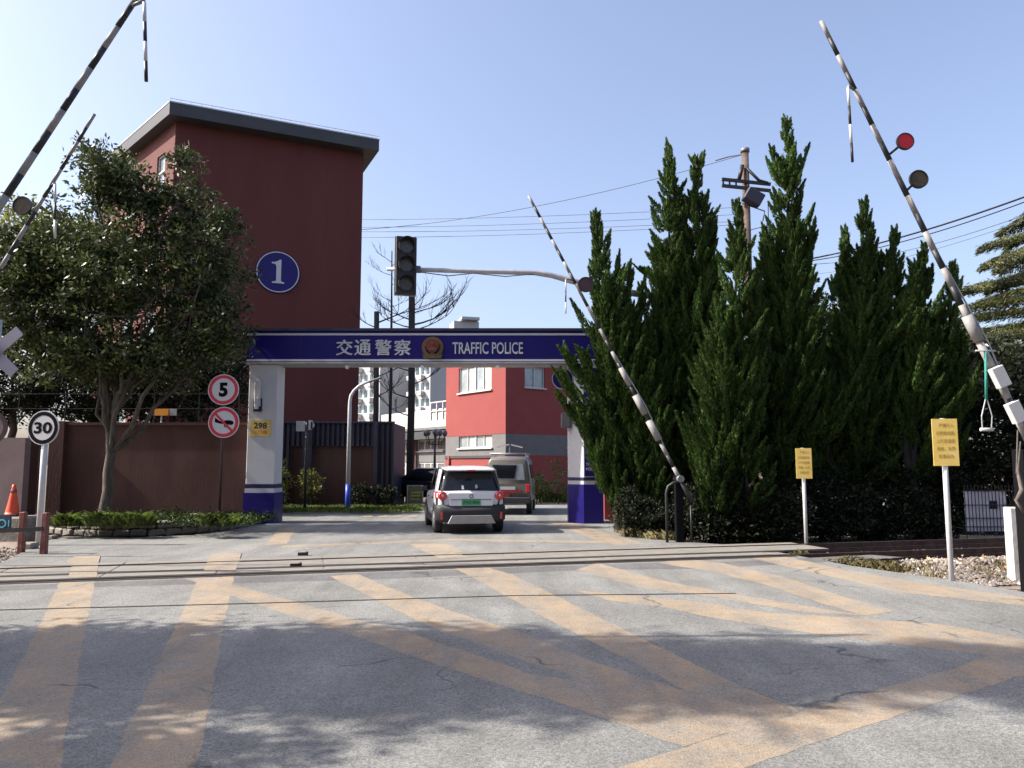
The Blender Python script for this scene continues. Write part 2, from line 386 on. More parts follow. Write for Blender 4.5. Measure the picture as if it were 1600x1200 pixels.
def rand_dirs(rg, n):
    v = rg.normal(size=(n, 3)); return v / np.linalg.norm(v, axis=1)[:, None]
def leaf_quads(rg, c, size, upbias=0.3, aspect=0.45, axis=None, ajit=0.6):
    """pointed leaf quads at centres c"""
    n = len(c); a = rand_dirs(rg, n)
    if axis is not None: a = axis + a * ajit
    a[:, 2] += upbias; a /= np.linalg.norm(a, axis=1)[:, None]
    b = np.cross(a, rand_dirs(rg, n)); b /= np.linalg.norm(b, axis=1)[:, None]
    L = size * rg.uniform(0.6, 1.25, n); a = a * L[:, None]; b = b * (L * aspect)[:, None]
    return np.stack([c - a * 0.5, c + b * 0.5, c + a * 0.5, c - b * 0.5], 1)

# ================================================================== GROUND
def sheet(name, pts, z, mt, kind='structure', parent=None):
    mb = MB(); mb.add([(p[0], p[1], z) for p in pts], [tuple(range(len(pts)))])
    o = mb.build(name, mt, parent)
    for p in o.data.polygons:
        if p.normal.z < 0: p.flip()
    if kind and not parent: o['kind'] = kind
    return o
sheet('ground', [(-900, -60), (900, -60), (900, 1500), (-900, 1500)], -0.24, M_SOIL)

# track frame
TA = math.atan(0.265); TU = Vector((math.cos(TA), math.sin(TA), 0)); TN = Vector((-TU.y, TU.x, 0)); T0 = Vector((0, 13.25, 0))
def T(s, t, z=0.0): return T0 + TU * s + TN * t + Vector((0, 0, z))

# road surface (solid slab a step above the earth so the track bed lies lower beside it)
edge_r = [G(*p) for p in [(1900, 960), (1600, 925), (1500, 908), (1330, 884), (1235, 866), (1150, 852), (1062, 846), (985, 834), (962, 818), (948, 811)]]
edge_l = [G(*p) for p in [(385, 822), (372, 826), (300, 836), (200, 840), (100, 838), (68, 846), (-40, 900), (-260, 905)]]
road = [(9, -30)] + [(12, 4)] + [(v.x, v.y) for v in edge_r] + [(4.4, 23.5), (14, 24.5), (40, 26), (40, 31), (6, 31.5), (-2, 30.0), (-7, 27.0), (-8.5, 24.5), (-7.3, 22.5)] + [(v.x, v.y) for v in edge_l] + [(-14, 6), (-14, -30)]
mb = MB(); mb.prism(road, -0.2, 0.0)
o = mb.build('road', M_ASPH); o['kind'] = 'structure'

# darker repair patches
sheet('asphalt_patch', [T(-9.5, -1.05), T(-3, -1.05), T(0.9, -1.05), T(2.9, -1.1), T(2.7, -1.65), T(0.5, -1.6), T(-2.5, -1.75), T(-6, -1.5), T(-9.6, -1.6)], 0.0004, M_ASPH2)
sheet('asphalt_patch', [T(0.4, -1.5, 0), T(6.3, -1.05), T(6.6, -1.5), T(2.5, -1.95)], 0.0006, M_ASPH2)

# crossing panels between and beside the rails
slab = thing('crossing_panels', None, None, (0, 13.25, 0), kind='structure')
mb = MB()
pl = 1.55
def panel_mesh(L, W):
    b = MB(); b.box((0, 0, 0), (L - 0.02, W, 0.03)); return b
rows = [(-0.60, -0.26), (-0.06, 0.68)]   # panels inside the gauge
src = {}
s_right = {0: 4.9, 1: 4.9}
for ri, (t0, t1) in enumerate(rows + [(0.84, 1.15)]):
    n0, n1 = (-6, 3) if t0 > -0.1 else (-6, 2)
    for k in range(n0, n1 + 1):
        c = T((k + 0.5) * pl, (t0 + t1) / 2, -0.006 + rnd.uniform(-0.001, 0.002))
        if ri not in src:
            b = MB(); b.box((0, 0, 0), (pl - 0.02, t1 - t0, 0.03)); o = b.build('concrete_panel', M_CONC); src[ri] = o; o.parent = slab
            p = o
        else: p = copy_piece(src[ri], slab)
        p.location = c - Vector(slab.location); p.rotation_euler = (0, 0, TA)
# flangeway grooves and rails
trk = thing('railway_track', 'pair of rusty rails crossing the road and running off behind the yellow signs', 'railway track', (0, 13.25, 0))
for t in (-0.77, 0.77):
    g = MB(); g.box(T(-3.1, t, 0.0), (16, 0.17 if t > 0 else 0.33, 0.012), TA); g.build('flange_groove', M_GROOVE, trk)
    h = MB(); h.box(T(0, t, -0.03), (60, 0.07, 0.09), TA); h.box(T(17, t, -0.14), (26, 0.14, 0.12), TA); h.box(T(-20, t, -0.14), (22, 0.14, 0.12), TA)
    h.build('rail', M_RUST, trk)
    hh = MB(); hh.box(T(0, t, 0.0165), (60, 0.045, 0.004), TA); hh.build('rail_head', M_STEEL, trk)
g = MB(); g.box(T(-2.6, -0.16, 0.008), (15.5, 0.19, 0.008), TA); g.build('joint_gap', M_GROOVE, trk)
slp = None
for k in range(44):
    s = 5.0 + k * 0.6
    if s > 30: break
    if slp is None:
        b = MB(); b.box((0, 0, 0), (0.22, 2.4, 0.12)); slp = b.build('sleeper', M_SLEEP); slp.parent = trk; q = slp
    else: q = copy_piece(slp, trk)
    q.location = T(s, 0, -0.235) - Vector(trk.location); q.rotation_euler = (0, 0, TA)
# single groove nearer the viewer
a0, a1, a2, a3 = G(-60, 955), G(400, 943), G(800, 931), G(1150, 927.5)
g = MB()
pp = [a0, a1, a2, a3]
for i in range(3):
    g.add([pp[i] + Vector((0, -0.022, 0.005)), pp[i + 1] + Vector((0, -0.022, 0.005)), pp[i + 1] + Vector((0, 0.022, 0.005)), pp[i] + Vector((0, 0.022, 0.005))], [(0, 1, 2, 3)])
o = g.build('pavement_joint', M_GROOVE); o['kind'] = 'structure'

# ballast and gravel
sheet('ballast_bed', [T(4.6, -1.3), T(40, -1.5), T(40, 2.0), T(4.6, 1.6)], -0.2, M_BALLAST)
sheet('ballast_bed', [T(-7.2, -1.5), T(-30, -1.5), T(-30, 1.6), T(-7.6, 1.4)], -0.2, M_BALLAST)
sheet('gravel_verge', [T(5.0, -1.25), T(40, -1.45), T(40, -4.2), T(6.0, -4.2)], -0.12, M_GRAVEL)
sheet('dirt_verge', [G(-260, 905), G(-40, 900), G(68, 846), G(60, 838), G(-400, 842)], -0.06, M_GRAVEL)

# paint
PAINT = [
 [(108, 872), (152, 872), (149, 905), (136, 970), (115, 1080), (92, 1215), (-70, 1215), (0, 1098), (65, 970), (88, 920)],
 [(325, 872), (372, 872), (358, 940), (350, 970), (332, 1080), (304, 1215), (164, 1215), (228, 1080), (278, 970), (303, 920)],
 [(735, 900), (800, 937), (875, 977), (919, 999), (1012, 1046), (1069, 1080), (1253, 1112), (1169, 1077), (1091, 1040), (1012, 1002), (919, 956), (875, 934), (800, 898), (760, 886), (705, 886)],
 [(560, 897), (612, 920), (697, 952), (760, 972), (819, 990), (900, 1024), (1012, 1062), (894, 1055), (825, 1034), (762, 1010), (700, 990), (640, 964), (590, 938), (515, 900)],
 [(330, 905), (425, 930), (519, 957), (644, 990), (700, 1010), (778, 1035), (840, 1056), (894, 1063), (956, 1127), (875, 1099), (794, 1074), (669, 1034), (559, 996), (456, 962), (380, 938), (360, 930)],
 [(894, 1055), (1012, 1062), (1069, 1080), (1253, 1112), (1069, 1167), (956, 1127), (894, 1063)],
 [(930, 1212), (1069, 1167), (1253, 1112), (1506, 1040), (1544, 1024), (1750, 965), (1750, 1015), (1600, 1055), (1487, 1090), (1325, 1143), (1175, 1196), (1130, 1212)],
 [(900, 922), (981, 930), (1100, 941), (1200, 958), (1350, 966), (1475, 976), (1600, 999), (1750, 1020), (1544, 1024), (1431, 1010), (1256, 988), (1100, 963), (1044, 950), (950, 938)],
 [(934, 880), (1044, 909), (1200, 937), (1350, 962), (1260, 957), (1140, 938), (1075, 927), (1000, 918), (900, 890)],
 [(1060, 872), (1130, 880), (1220, 900), (1310, 930), (1400, 955), (1350, 962), (1290, 945), (1200, 915), (1110, 893), (1030, 880)],
 [(1190, 861), (1300, 886), (1420, 908), (1600, 934), (1750, 955), (1750, 975), (1600, 947), (1400, 925), (1260, 893), (1150, 866)],
 [(215, 879), (250, 879), (330, 905), (355, 925), (300, 908)],
 [(852, 815), (880, 813), (960, 836), (1010, 850), (965, 852), (925, 842)],
 [(436, 826), (462, 826), (448, 850), (414, 852)],
 [(640, 850), (700, 850), (760, 884), (705, 884)],
 [(440, 852.5), (700, 842), (1000, 846), (1000, 850), (700, 845.5), (440, 856)],
]
def ragged(pts, step=0.14, jit=0.013, seed=0):
    pr = random.Random(seed); out = []
    for i in range(len(pts)):
        a, b_ = pts[i], pts[(i + 1) % len(pts)]; L = (b_ - a).length; n = max(1, int(L / step))
        for k in range(n):
            q = a.lerp(b_, k / n); d = (b_ - a).normalized() if L > 0 else X3
            q += Vector((-d.y, d.x, 0)) * pr.uniform(-jit, jit); out.append(q)
    return out
pt = thing('yellow_markings', None, None, kind='structure')
for i, poly in enumerate(PAINT):
    sheet('paint_bar', ragged([G(*p) for p in poly], seed=i), 0.0009 + 0.00008 * i, M_PAINT, parent=pt)
# pieces on the concrete between the rails are covered by the panels: a few thin painted strips on the panels
for i, poly in enumerate([[(116, 869), (157, 869), (154, 880), (151, 903), (107, 903)], [(330, 866), (377, 865), (374, 878), (368, 892), (318, 893)], [(668, 864), (705, 863), (735, 872), (688, 874)]]):
    sheet('paint_bar', [G(*p) for p in poly], 0.0125 + 0.0002 * i, M_PAINT, parent=pt)

# small objects on the rails
for (px, py) in ((473, 868), (462, 886)):
    c = G(px, py)
    b = MB(); b.box(c + Vector((0, 0, 0.03)), (0.17, 0.06, 0.05), TA); b.box(c + Vector((0.07, 0.02, 0.035)), (0.04, 0.09, 0.06), TA)
    o = b.build('rail_clamp', M_RUST, trk)

# ================================================================== WALL / FENCE / BUILDINGS
def wall_open(mb, Q, u, n, L, z0, z1, ops, depth=0.14):
    """wall sheet from Q along u with openings (s0,s1,za,zb) and reveals set back by depth"""
    ss = sorted(set([0, L] + [a for o_ in ops for a in o_[:2]])); zs = sorted(set([z0, z1] + [a for o_ in ops for a in o_[2:4]]))
    def p(s, z, d=0): return Vector((Q.x, Q.y, 0)) + u * s + Vector((0, 0, z)) - n * d
    for i in range(len(ss) - 1):
        for j in range(len(zs) - 1):
            sm, zm = (ss[i] + ss[i + 1]) / 2, (zs[j] + zs[j + 1]) / 2
            if any(a < sm < b and c < zm < d for a, b, c, d in ops): continue
            mb.add([p(ss[i], zs[j]), p(ss[i + 1], zs[j]), p(ss[i + 1], zs[j + 1]), p(ss[i], zs[j + 1])], [(0, 1, 2, 3)])
    for a, b, c, d in ops:
        for (s0, za), (s1, zb) in (((a, c), (b, c)), ((b, c), (b, d)), ((b, d), (a, d)), ((a, d), (a, c))):
            mb.add([p(s0, za), p(s1, zb), p(s1, zb, depth), p(s0, za, depth)], [(0, 1, 2, 3)])
def window(parent, Q, u, n, a, b, c, d, panes, glass=None, depth=0.12, fw=0.06, sill=True, rows=1):
    def p(s, z, dd=0): return Vector((Q.x, Q.y, 0)) + u * s + Vector((0, 0, z)) - n * dd
    f = MB()
    ang = math.atan2(u.y, u.x)
    def bar(s0, s1, z0, z1): f.box(p((s0 + s1) / 2, (z0 + z1) / 2, depth - 0.03), (s1 - s0, 0.05, z1 - z0), ang)
    bar(a, b, c, c + fw); bar(a, b, d - fw, d); bar(a, a + fw, c + fw, d - fw); bar(b - fw, b, c + fw, d - fw)
    W = (b - a - 2 * fw) / panes
    for k in range(1, panes): bar(a + fw + W * k - fw / 2, a + fw + W * k + fw / 2, c + fw, d - fw)
    if rows > 1: bar(a + fw, b - fw, c + (d - c) * 0.62 - fw / 2, c + (d - c) * 0.62 + fw / 2)
    fr = f.build('window', M_WHITE, parent)
    for k in range(panes):
        g_ = MB(); s0 = a + fw + W * k; s1 = s0 + W
        g_.box(p((s0 + s1) / 2, (c + d) / 2, depth + 0.012), (W, 0.015, d - c - 2 * fw), ang)
        g_.build('pane', glass if glass else (M_GLASSL if k % 2 else M_CURT), fr)
    if sill:
        g_ = MB(); g_.box(p((a + b) / 2, c - 0.04, -0.03), (b - a + 0.16, 0.16, 0.07), ang); g_.build('sill', M_WHITE, fr)
    return fr

# ---- tall red building with number 1
A = P(275, 190, 30.0); ZT = A.z
B = PZ(568, 240, ZT)
u1 = Vector((B.x - A.x, B.y - A.y, 0)); L1 = u1.length; u1.normalize(); n1 = Vector((u1.y, -u1.x, 0))
ul = Vector((-0.70, 0.714, 0)).normalized(); nl = Vector((-ul.y, ul.x, 0)); nl = -nl if nl.x > 0 else nl
bl = thing('red_building', 'tall dark red windowless building end with flat overhanging roof and a number 1 disc', 'building', (A.x, A.y, 0))
LB = 9.0
C_ = Vector((A.x, A.y, 0)) + ul * LB
D_ = Vector((B.x, B.y, 0)) - n1 * 5.5
mb = MB()
ops_l = []
for zf in (13.2, 9.9, 6.6, 3.3):
    ops_l += [(1.25, 2.5, zf - 0.2, zf + 1.35), (4.2, 5.5, zf - 0.2, zf + 1.35)]
ops_l[0] = (1.0, 1.9, 12.6, 14.5); ops_l[1] = (4.2, 5.5, 12.6, 14.5)
wall_open(mb, A, ul, nl, LB, -0.2, ZT, ops_l)
mb.add([Vector((A.x, A.y, -0.2)), Vector((B.x, B.y, -0.2)), B, A], [(0, 1, 2, 3)])
mb.add([Vector((B.x, B.y, -0.2)), Vector((D_.x, D_.y, -0.2)), Vector((D_.x, D_.y, ZT)), B], [(0, 1, 2, 3)])
mb.add([Vector((C_.x, C_.y, -0.2)), Vector((D_.x, D_.y, -0.2)), Vector((D_.x, D_.y, ZT)), Vector((C_.x, C_.y, ZT))], [(0, 1, 2, 3)])
mb.build('wall', M_RED, bl)
for op in ops_l: window(bl, A, ul, nl, *op, panes=1, rows=2, glass=M_GLASSL)
ra = Vector((A.x, A.y, 0)) + n1 * 0.6 + nl * 0.15; rb = Vector((B.x, B.y, 0)) + u1 * 0.55 + n1 * 0.6
rc = C_ + nl * 0.45 + ul * 1.0; rd = D_ + u1 * 0.55
ra = ra - u1 * 0.12
plan = [(ra.x, ra.y), (rb.x, rb.y), (rd.x, rd.y), (rc.x, rc.y)]
m_ = MB(); m_.prism(plan, ZT, ZT + 0.50); m_.build('roof', M_ROOF, bl)
m_ = MB(); cx_ = sum(p[0] for p in plan) / 4; cy_ = sum(p[1] for p in plan) / 4
m_.prism([(cx_ + (x - cx_) * 1.004, cy_ + (y - cy_) * 1.004) for x, y in plan], ZT + 0.50, ZT + 0.55); m_.build('roof_edging', M_GALV, bl)
tp = MB(); nseg = 22
for k in range(nseg + 1):
    q = ra.lerp(rb, k / nseg) - n1 * 0.05; tp.tube([(q.x, q.y, ZT + 0.55), (q.x, q.y, ZT + 0.68)], 0.012, 4)
q0 = ra - n1 * 0.05; q1 = rb - n1 * 0.05
tp.tube([(q0.x, q0.y, ZT + 0.68), (q1.x, q1.y, ZT + 0.68)], 0.014, 4); tp.build('lightning_tape', M_GALV, bl)
# disc with numeral
s_, z_ = wall_hit(434, 425.5, A, u1)
O1 = Vector((A.x, A.y, 0)) + u1 * s_ + Vector((0, 0, z_)); r1 = 0.90
ds = thing('number_disc', 'round indigo disc with white rim and numeral 1 on the dark red wall', 'number sign', tuple(O1))
d_ = MB(); d_.disc(r1, O1, u1, Z3, n1, 0.06, 40); d_.build('disc', M_INDIGO, ds)
d_ = MB(); d_.ring(r1 * 0.925, r1 * 0.97, O1 + n1 * 0.06, u1, Z3, n1, 0.012, 48); d_.build('rim', M_WHITE, ds)
one = [(-0.10, -0.47), (0.10, -0.47)]
one = [(-.24, -.50), (.27, -.50), (.27, -.44), (.17, -.42), (.13, -.37), (.13, .55), (.07, .55), (-.03, .48), (-.14, .43), (-.27, .42), (-.27, .36), (-.15, .35), (-.09, .30), (-.07, .22), (-.07, -.37), (-.11, -.42), (-.24, -.44)]
d_ = MB(); d_.plate([(a * r1 * 1.08, b * r1 * 1.08) for a, b in one], O1 + n1 * 0.06, u1, Z3, n1, 0.02); d_.build('numeral', M_WHITE, ds)

# ---- brown perimeter wall left of the gate
YW = 21.6
wl = P(88, 660, YW); wr = P(386, 660, YW)
bw = thing('brown_wall', 'long dark brown rendered wall behind the tree and planter, left of the gate', 'wall', (wl.x, YW, 0))
m_ = MB(); m_.boxb(wl.x + 0.3, wr.x, YW, YW + 0.3, -0.2, wl.z - 0.08); m_.build('wall_panel', M_BROWN, bw)
m_ = MB(); m_.boxb(wl.x + 0.3, wr.x, YW - 0.04, YW + 0.34, wl.z - 0.08, wl.z); m_.build('coping', M_BROWN, bw)
m_ = MB(); m_.boxb(wl.x - 0.1, wl.x + 0.3, YW - 0.12, YW + 0.42, -0.2, wl.z + 0.03); m_.build('pier', M_BROWN, bw)
ps = None
for px in (28, 101, 168, 240, 310, 372):
    q = P(px, 655, YW + 0.15)
    b = MB(); b.tube([q + Vector((0, 0, -0.15)), q + Vector((0, 0, 0.75)), q + Vector((0, -0.2, 0.95))], 0.013, 5); b.build('wire_post', M_BLACK, bw)
b = MB()
for dz in (0.3, 0.72):
    b.tube([P(-60, 655, YW + 0.15) + Vector((0, 0, dz)), P(386, 655, YW + 0.15) + Vector((0, 0, dz))], 0.004, 3)
b.build('barbed_wire', M_BLACK, bw)
YL = 20.3
g0 = P(-160, 684, YL); g1 = P(40, 684, YL)
gw = thing('grey_pink_wall', 'pale grey pink wall at the far left, behind the traffic cone', 'wall', (g1.x, YL, 0))
m_ = MB(); m_.boxb(g0.x, g1.x, YL, YL + 0.3, -0.2, g1.z); m_.build('wall_panel', M_GREYP, gw)
m_ = MB(); m_.boxb(g1.x + 0.002, wl.x - 0.102, YL + 0.25, YL + 0.6, -0.2, g1.z + 0.22); m_.build('return_wall', M_BROWN, gw)

# ---- slate metal fence frame right of the left gate pillar
YF = 28.5
f0 = P(425, 660, YF); f1 = P(616, 660, YF)
fn = thing('slate_fence', 'dark slate ribbed metal enclosure with recessed brown panels beside the red building', 'fence', (f0.x, YF, 0))
zt = f1.z
xa, xb = f0.x, f1.x
def fx(px): return P(px, 700, YF).x
zmid = P(500, 697, YF).z
m_ = MB(); m_.boxb(xa, xb - 0.05, YF + 0.10, YF + 0.16, -0.2, zt - 0.03); m_.build('backing', M_SLATE, fn)
m_ = MB(); m_.boxb(xa, xb - 0.05, YF + 0.085, YF + 0.099, 0.1, zmid); m_.build('brown_panel', M_BROWN, fn)
rib = None
x = xa
while x < xb - 0.02:
    low = (fx(448) < x < fx(474)) or (fx(478) + 0 < x < fx(586))
    z0 = zmid if low and not (fx(452) < x < fx(474) and False) else -0.2
    b = None
    key = round(z0, 2)
    if rib is None: rib = {}
    if key not in rib:
        b = MB(); b.box((0, 0, (zt + z0) / 2), (0.10, 0.07, zt - z0)); o = b.build('rib', M_SLATE); o.parent = fn; rib[key] = o
    else: o = copy_piece(rib[key], fn)
    o.location = (x + 0.05 - xa, 0.045, 0)
    x += 0.185
for bx_ in ((fx(448), fx(452), YF - 0.06, YF + 0.08, -0.2, zmid), (fx(474), fx(488), YF - 0.07, YF + 0.008, -0.2, zt + 0.02), (fx(584), fx(590), YF - 0.06, YF + 0.008, -0.2, zt)):
    m_ = MB(); m_.boxb(*bx_); m_.build('post', M_SLATE, fn)
m_ = MB(); m_.boxb(xa, xb, YF - 0.03, YF + 0.2, zt - 0.028, zt + 0.04); m_.build('cap_rail', M_SLATE, fn)
m_ = MB(); m_.boxb(xb - 0.05, xb, YF - 0.03, YF + 3.0, -0.2, zt - 0.03); m_.build('side_panel', M_SLATE, fn)

# ---- salmon building beyond the gate
K = P(790, 680, 42.0); K.z = 0
ua = Vector((-0.59, 0.807, 0)).normalized(); na = Vector((-0.807, -0.59, 0)).normalized()
ub = Vector((0.807, 0.59, 0)).normalized(); nb = Vector((0.59, -0.807, 0)).normalized()
LA = (695 - 800) / F
LA = (K.x - (695 - 800) / F * K.y * 0.985) / (0.59 - 0.807 * (105 / F) * 0.985) if True else 6.4
zb0 = P(790, 711, 42).z; zb1 = P(790, 678, 42).z; zr = P(790, 541, 42).z + 0.25
sb = thing('salmon_building', 'salmon red two storey building with grey band and white windows seen under the gate', 'building', (K.x, K.y, 0))
def winrect(pa, pb, Q, u):
    s0, za = wall_hit(pa[0], pa[1], Q, u); s1, zb = wall_hit(pb[0], pb[1], Q, u)
    return (min(s0, s1), max(s0, s1), min(za, zb), max(za, zb))
w_up = winrect((717, 576), (768, 608), K, ua)
w_lo = winrect((717, 681), (769, 699), K, ua)
w_r1 = winrect((820, 573), (851, 607), K, ub)
w_r2 = (w_r1[0] + 4.4, w_r1[1] + 4.4, w_r1[2], w_r1[3])
w_r3 = winrect((886, 682), (912, 700), K, ub)
mA = MB()
wall_open(mA, K, ua, na, LA, zb1, zr, [w_up]); wall_open(mA, K, ua, na, LA, -0.2, zb0, [])
wall_open(mA, K, ub, nb, 13, zb1, zr, [w_r1, w_r2]); wall_open(mA, K, ub, nb, 13, -0.2, zb0, [])
k2 = K + ua * LA; k3 = K + ub * 13; k4 = k3 + ua * LA
for p_, q_ in ((k2, k4), (k3, k4)):
    mA.add([p_ + Z3 * -0.2, q_ + Z3 * -0.2, q_ + Z3 * zr, p_ + Z3 * zr], [(0, 1, 2, 3)])
mA.build('wall', M_PINK, sb)
mB_ = MB()
wall_open(mB_, K, ua, na, LA, zb0, zb1, [w_lo]); wall_open(mB_, K, ub, nb, 13, zb0, zb1, [w_r3])
mB_.build('grey_band', M_BAND, sb)
window(sb, K, ua, na, *w_up, panes=4, rows=1); window(sb, K, ua, na, *w_lo, panes=4)
window(sb, K, ub, nb, *w_r1, panes=2, glass=M_GLASSL); window(sb, K, ub, nb, *w_r2, panes=2, glass=M_GLASSL); window(sb, K, ub, nb, *w_r3, panes=2, glass=M_GLASSL)
m_ = MB()
pa = [K + na * 0.4 + nb * 0.4, k3 + nb * 0.4 + ub * 0.4, k4 + (ua + ub) * 0.4, k2 + na * 0.4 + ua * 0.15]
m_.prism([(p_.x, p_.y) for p_ in pa], zr, zr + 0.35); m_.build('roof', M_ROOF, sb)
q = P(722, 520, 46.5); m_ = MB(); m_.box((q.x + 0.1, 46.8, (zr + 0.35 + P(722, 504, 46.5).z) / 2), (1.55, 1.5, P(722, 504, 46.5).z - zr - 0.35), R(15)); m_.build('roof_hut', M_TILEW, sb)
m_ = MB(); m_.box((q.x + 0.35, 46.6, P(722, 503, 46.5).z + 0.1), (1.1, 1.7, 0.16), R(15)); m_.build('hut_cap', M_TILEW, sb)
m_ = MB(); d0, dz0 = wall_hit(703, 735, K, ua); m_.tube([Vector((K.x, K.y, 0)) + ua * d0 + na * 0.08 + Z3 * 0, Vector((K.x, K.y, 0)) + ua * d0 + na * 0.08 + Z3 * zb0], 0.07, 8); m_.build('drain_pipe', M_PINK, sb)
m_ = MB(); m_.box(Vector((K.x, K.y, 0)) + ua * (LA / 2) + na * 0.035 + Z3 * (zb0 - 0.08), (LA, 0.07, 0.14), math.atan2(ua.y, ua.x)); m_.build('band_drip', M_ROOF, sb)

# ---- low wing with white terrace
W0 = K + ua * (LA + 0.004) - na * 1.2
ww = thing('terrace_wing', 'low wing with white terrace parapet and white framed windows left of the salmon building', 'building', (W0.x, W0.y, 0))
zp0 = P(650, 672, 50).z; zp1 = P(650, 641, 50).z
m_ = MB(); LW = 9.5
wa = winrect((652, 688), (693, 704), W0, ua); wb = winrect((652, 722), (693, 750), W0, ua)
wc = (wa[1] + 0.5, wa[1] + 2.4, wa[2], wa[3]); wd = (wb[1] + 0.5, wb[1] + 2.4, wb[2], wb[3])
wall_open(m_, W0, ua, na, LW, -0.2, zp0, [wa, wc, wb, wd]); m_.build('wall', M_BAND, ww)
for q, nn in ((wa, 4), (wb, 4), (wc, 3), (wd, 3)): window(ww, W0, ua, na, *q, panes=nn, glass=M_GLASS, rows=2 if q in (wb, wd) else 1, fw=0.11)
ag = math.atan2(ua.y, ua.x)
Wv = Vector((W0.x, W0.y, 0))
m_ = MB(); m_.box(Wv + ua * (LW / 2) + na * 0.75 + Z3 * ((zp0 + zp1) / 2 + 0.08), (LW, 0.12, zp1 - zp0 - 0.16), ag); m_.build('parapet', M_TILEW, ww)
m_ = MB(); m_.box(Wv + ua * (LW / 2) + na * 0.1 + Z3 * (zp0 + 0.06), (LW, 1.7, 0.16), ag); m_.build('terrace_slab', M_BAND, ww)
m_ = MB(); m_.box(Wv + ua * (LW / 2) + na * 0.9 + Z3 * (zp0 - 0.35), (LW - 0.1, 0.1, 0.5), ag); m_.build('canopy', M_ROOF, ww)  # dark board put in for the dark recess below the terrace
m_ = MB()
zr0, zr1 = P(680, 655, 48).z, P(680, 627, 48).z
for k in range(4):
    m_.box(Wv + ua * (0.15 + k * 0.75) + na * 0.86 + Z3 * ((zr0 + zr1) / 2), (0.07, 0.07, zr1 - zr0), ag)
m_.box(Wv + ua * 1.3 + na * 0.86 + Z3 * zr1, (2.4, 0.07, 0.07), ag); m_.box(Wv + ua * 1.3 + na * 0.86 + Z3 * ((zr0 + zr1) / 2), (2.4, 0.05, 0.05), ag)
m_.build('terrace_railing', M_WHITE, ww)
m_ = MB(); m_.box(Wv + ua * (LW / 2) - na * 3 + Z3 * (zp0 / 2 - .1), (LW, 5.8, zp0 - 0.1), ag); m_.build('core', M_BAND, ww)
m_ = MB(); m_.box(Wv + ua * (LA * 0 + wb[1] + 0.22) + na * 0.3 + Z3 * (zp0 / 2), (0.3, 0.3, zp0), ag); m_.build('column', M_PINK, ww)
m_ = MB(); m_.box(Wv + ua * 2.2 - na * 2.2 + Z3 * (zp0 + 1.3), (1.8, 1.0, 2.6), ag); m_.build('terrace_room', M_BROWN, ww)

# ---- distant towers
def tower(px0, px1, pyt, Y, mt, label, cols, rows, gcol=None):
    a = P(px0, pyt, Y); b = P(px1, pyt, Y); h = a.z; rz = R(-38)
    t = thing('apartment_tower', label, 'apartment tower', (a.x, Y, 0), rz, group='apartment towers far behind the gate')
    M_ = Matrix.Translation(Vector((a.x, Y, 0))) @ Matrix.Rotation(rz, 4, 'Z')
    W = (b.x - a.x) / math.cos(rz) * 1.0
    m_ = MB(); m_.boxb(0, W, 0, 8, -0.2, h); place(m_, M_).build('wall', mt, t)
    cw = W / cols; rh = 3.0; wn = MB(); bal = MB()
    for r in range(rows):
        z = h - 1.0 - (r + 1) * rh
        if z < 0: break
        for c in range(cols):
            x = c * cw
            wn.boxb(x + cw * 0.26, x + cw * 0.74, -0.08, -0.005, z + 0.7, z + 2.0)
            if c % 2 == 0: bal.boxb(x + cw * 0.1, x + cw * 0.9, -1.0, -0.09, z - 0.4, z + 0.4)
    o = place(wn, M_).build('window_grid', M_TEAL, t); o['kind'] = 'stuff'
    o = place(bal, M_).build('balconies', M_TILEW, t); o['kind'] = 'stuff'
    rb_ = MB(); rb_.boxb(-0.4, W + 0.4, -0.5, 8.4, h, h + 0.6); place(rb_, M_).build('roof_slab', mt, t)
tower(560, 600, 548, 150, M_TOWER, 'pale grey apartment tower rising right beside the tall red building', 4, 10)
tower(603, 637, 562, 165, M_TOWERG, 'grey ribbed apartment tower between the two dark tree trunks', 4, 10)
tower(641, 676, 535, 145, M_TOWER, 'whitish apartment tower with balconies right of the thicker dark tree trunk', 4, 10)
tower(678, 702, 558, 150, M_TEAL, 'narrow dark teal tower directly left of the salmon building', 2, 10)

# ================================================================== GATE
YG = 21.0
def gx(px, y=700, Y=YG): return P(px, y, Y).x
gate = thing('gate_portal', 'indigo and white entrance gate beam lettered TRAFFIC POLICE on two white pillars', 'gate', (gx(407), YG, 0))
zt_, zb_ = P(650, 517, YG).z, P(650, 566, YG).z
x0, x1 = gx(386, 540), gx(955, 540)
m_ = MB(); m_.boxb(x0, x1, YG, YG + 0.75, zb_, zt_); m_.build('beam', M_INDIGO, gate)
m_ = MB(); m_.boxb(x0 - 0.03, x1 + 0.03, YG - 0.05, YG + 0.8, zt_, zt_ + 0.07); m_.build('beam_cap', M_DKEDGE, gate)
m_ = MB(); m_.boxb(x0 - 0.03, x1 + 0.03, YG - 0.05, YG + 0.8, zb_ - 0.035, zb_); m_.boxb(x0, x1, YG + 0.02, YG + 0.7, zb_ - 0.06, zb_ - 0.035); m_.build('beam_foot', M_GALV, gate)
for zc in (P(650, 522.5, YG).z, P(650, 563, YG).z):
    m_ = MB(); m_.boxb(x0, x1, YG - 0.02, YG - 0.003, zc - 0.028, zc + 0.028); m_.build('white_stripe', M_SIGNW, gate)
sp0 = None
for px in (543, 660, 777):
    q = P(px, 573, YG); b = MB(); b.disc(0.05, q + Vector((0, -0.02, -0.02)), X3, Z3, -Y3, 0.06, 12); b.build('spot_lamp', M_WHITE, gate)
N_ = -Y3
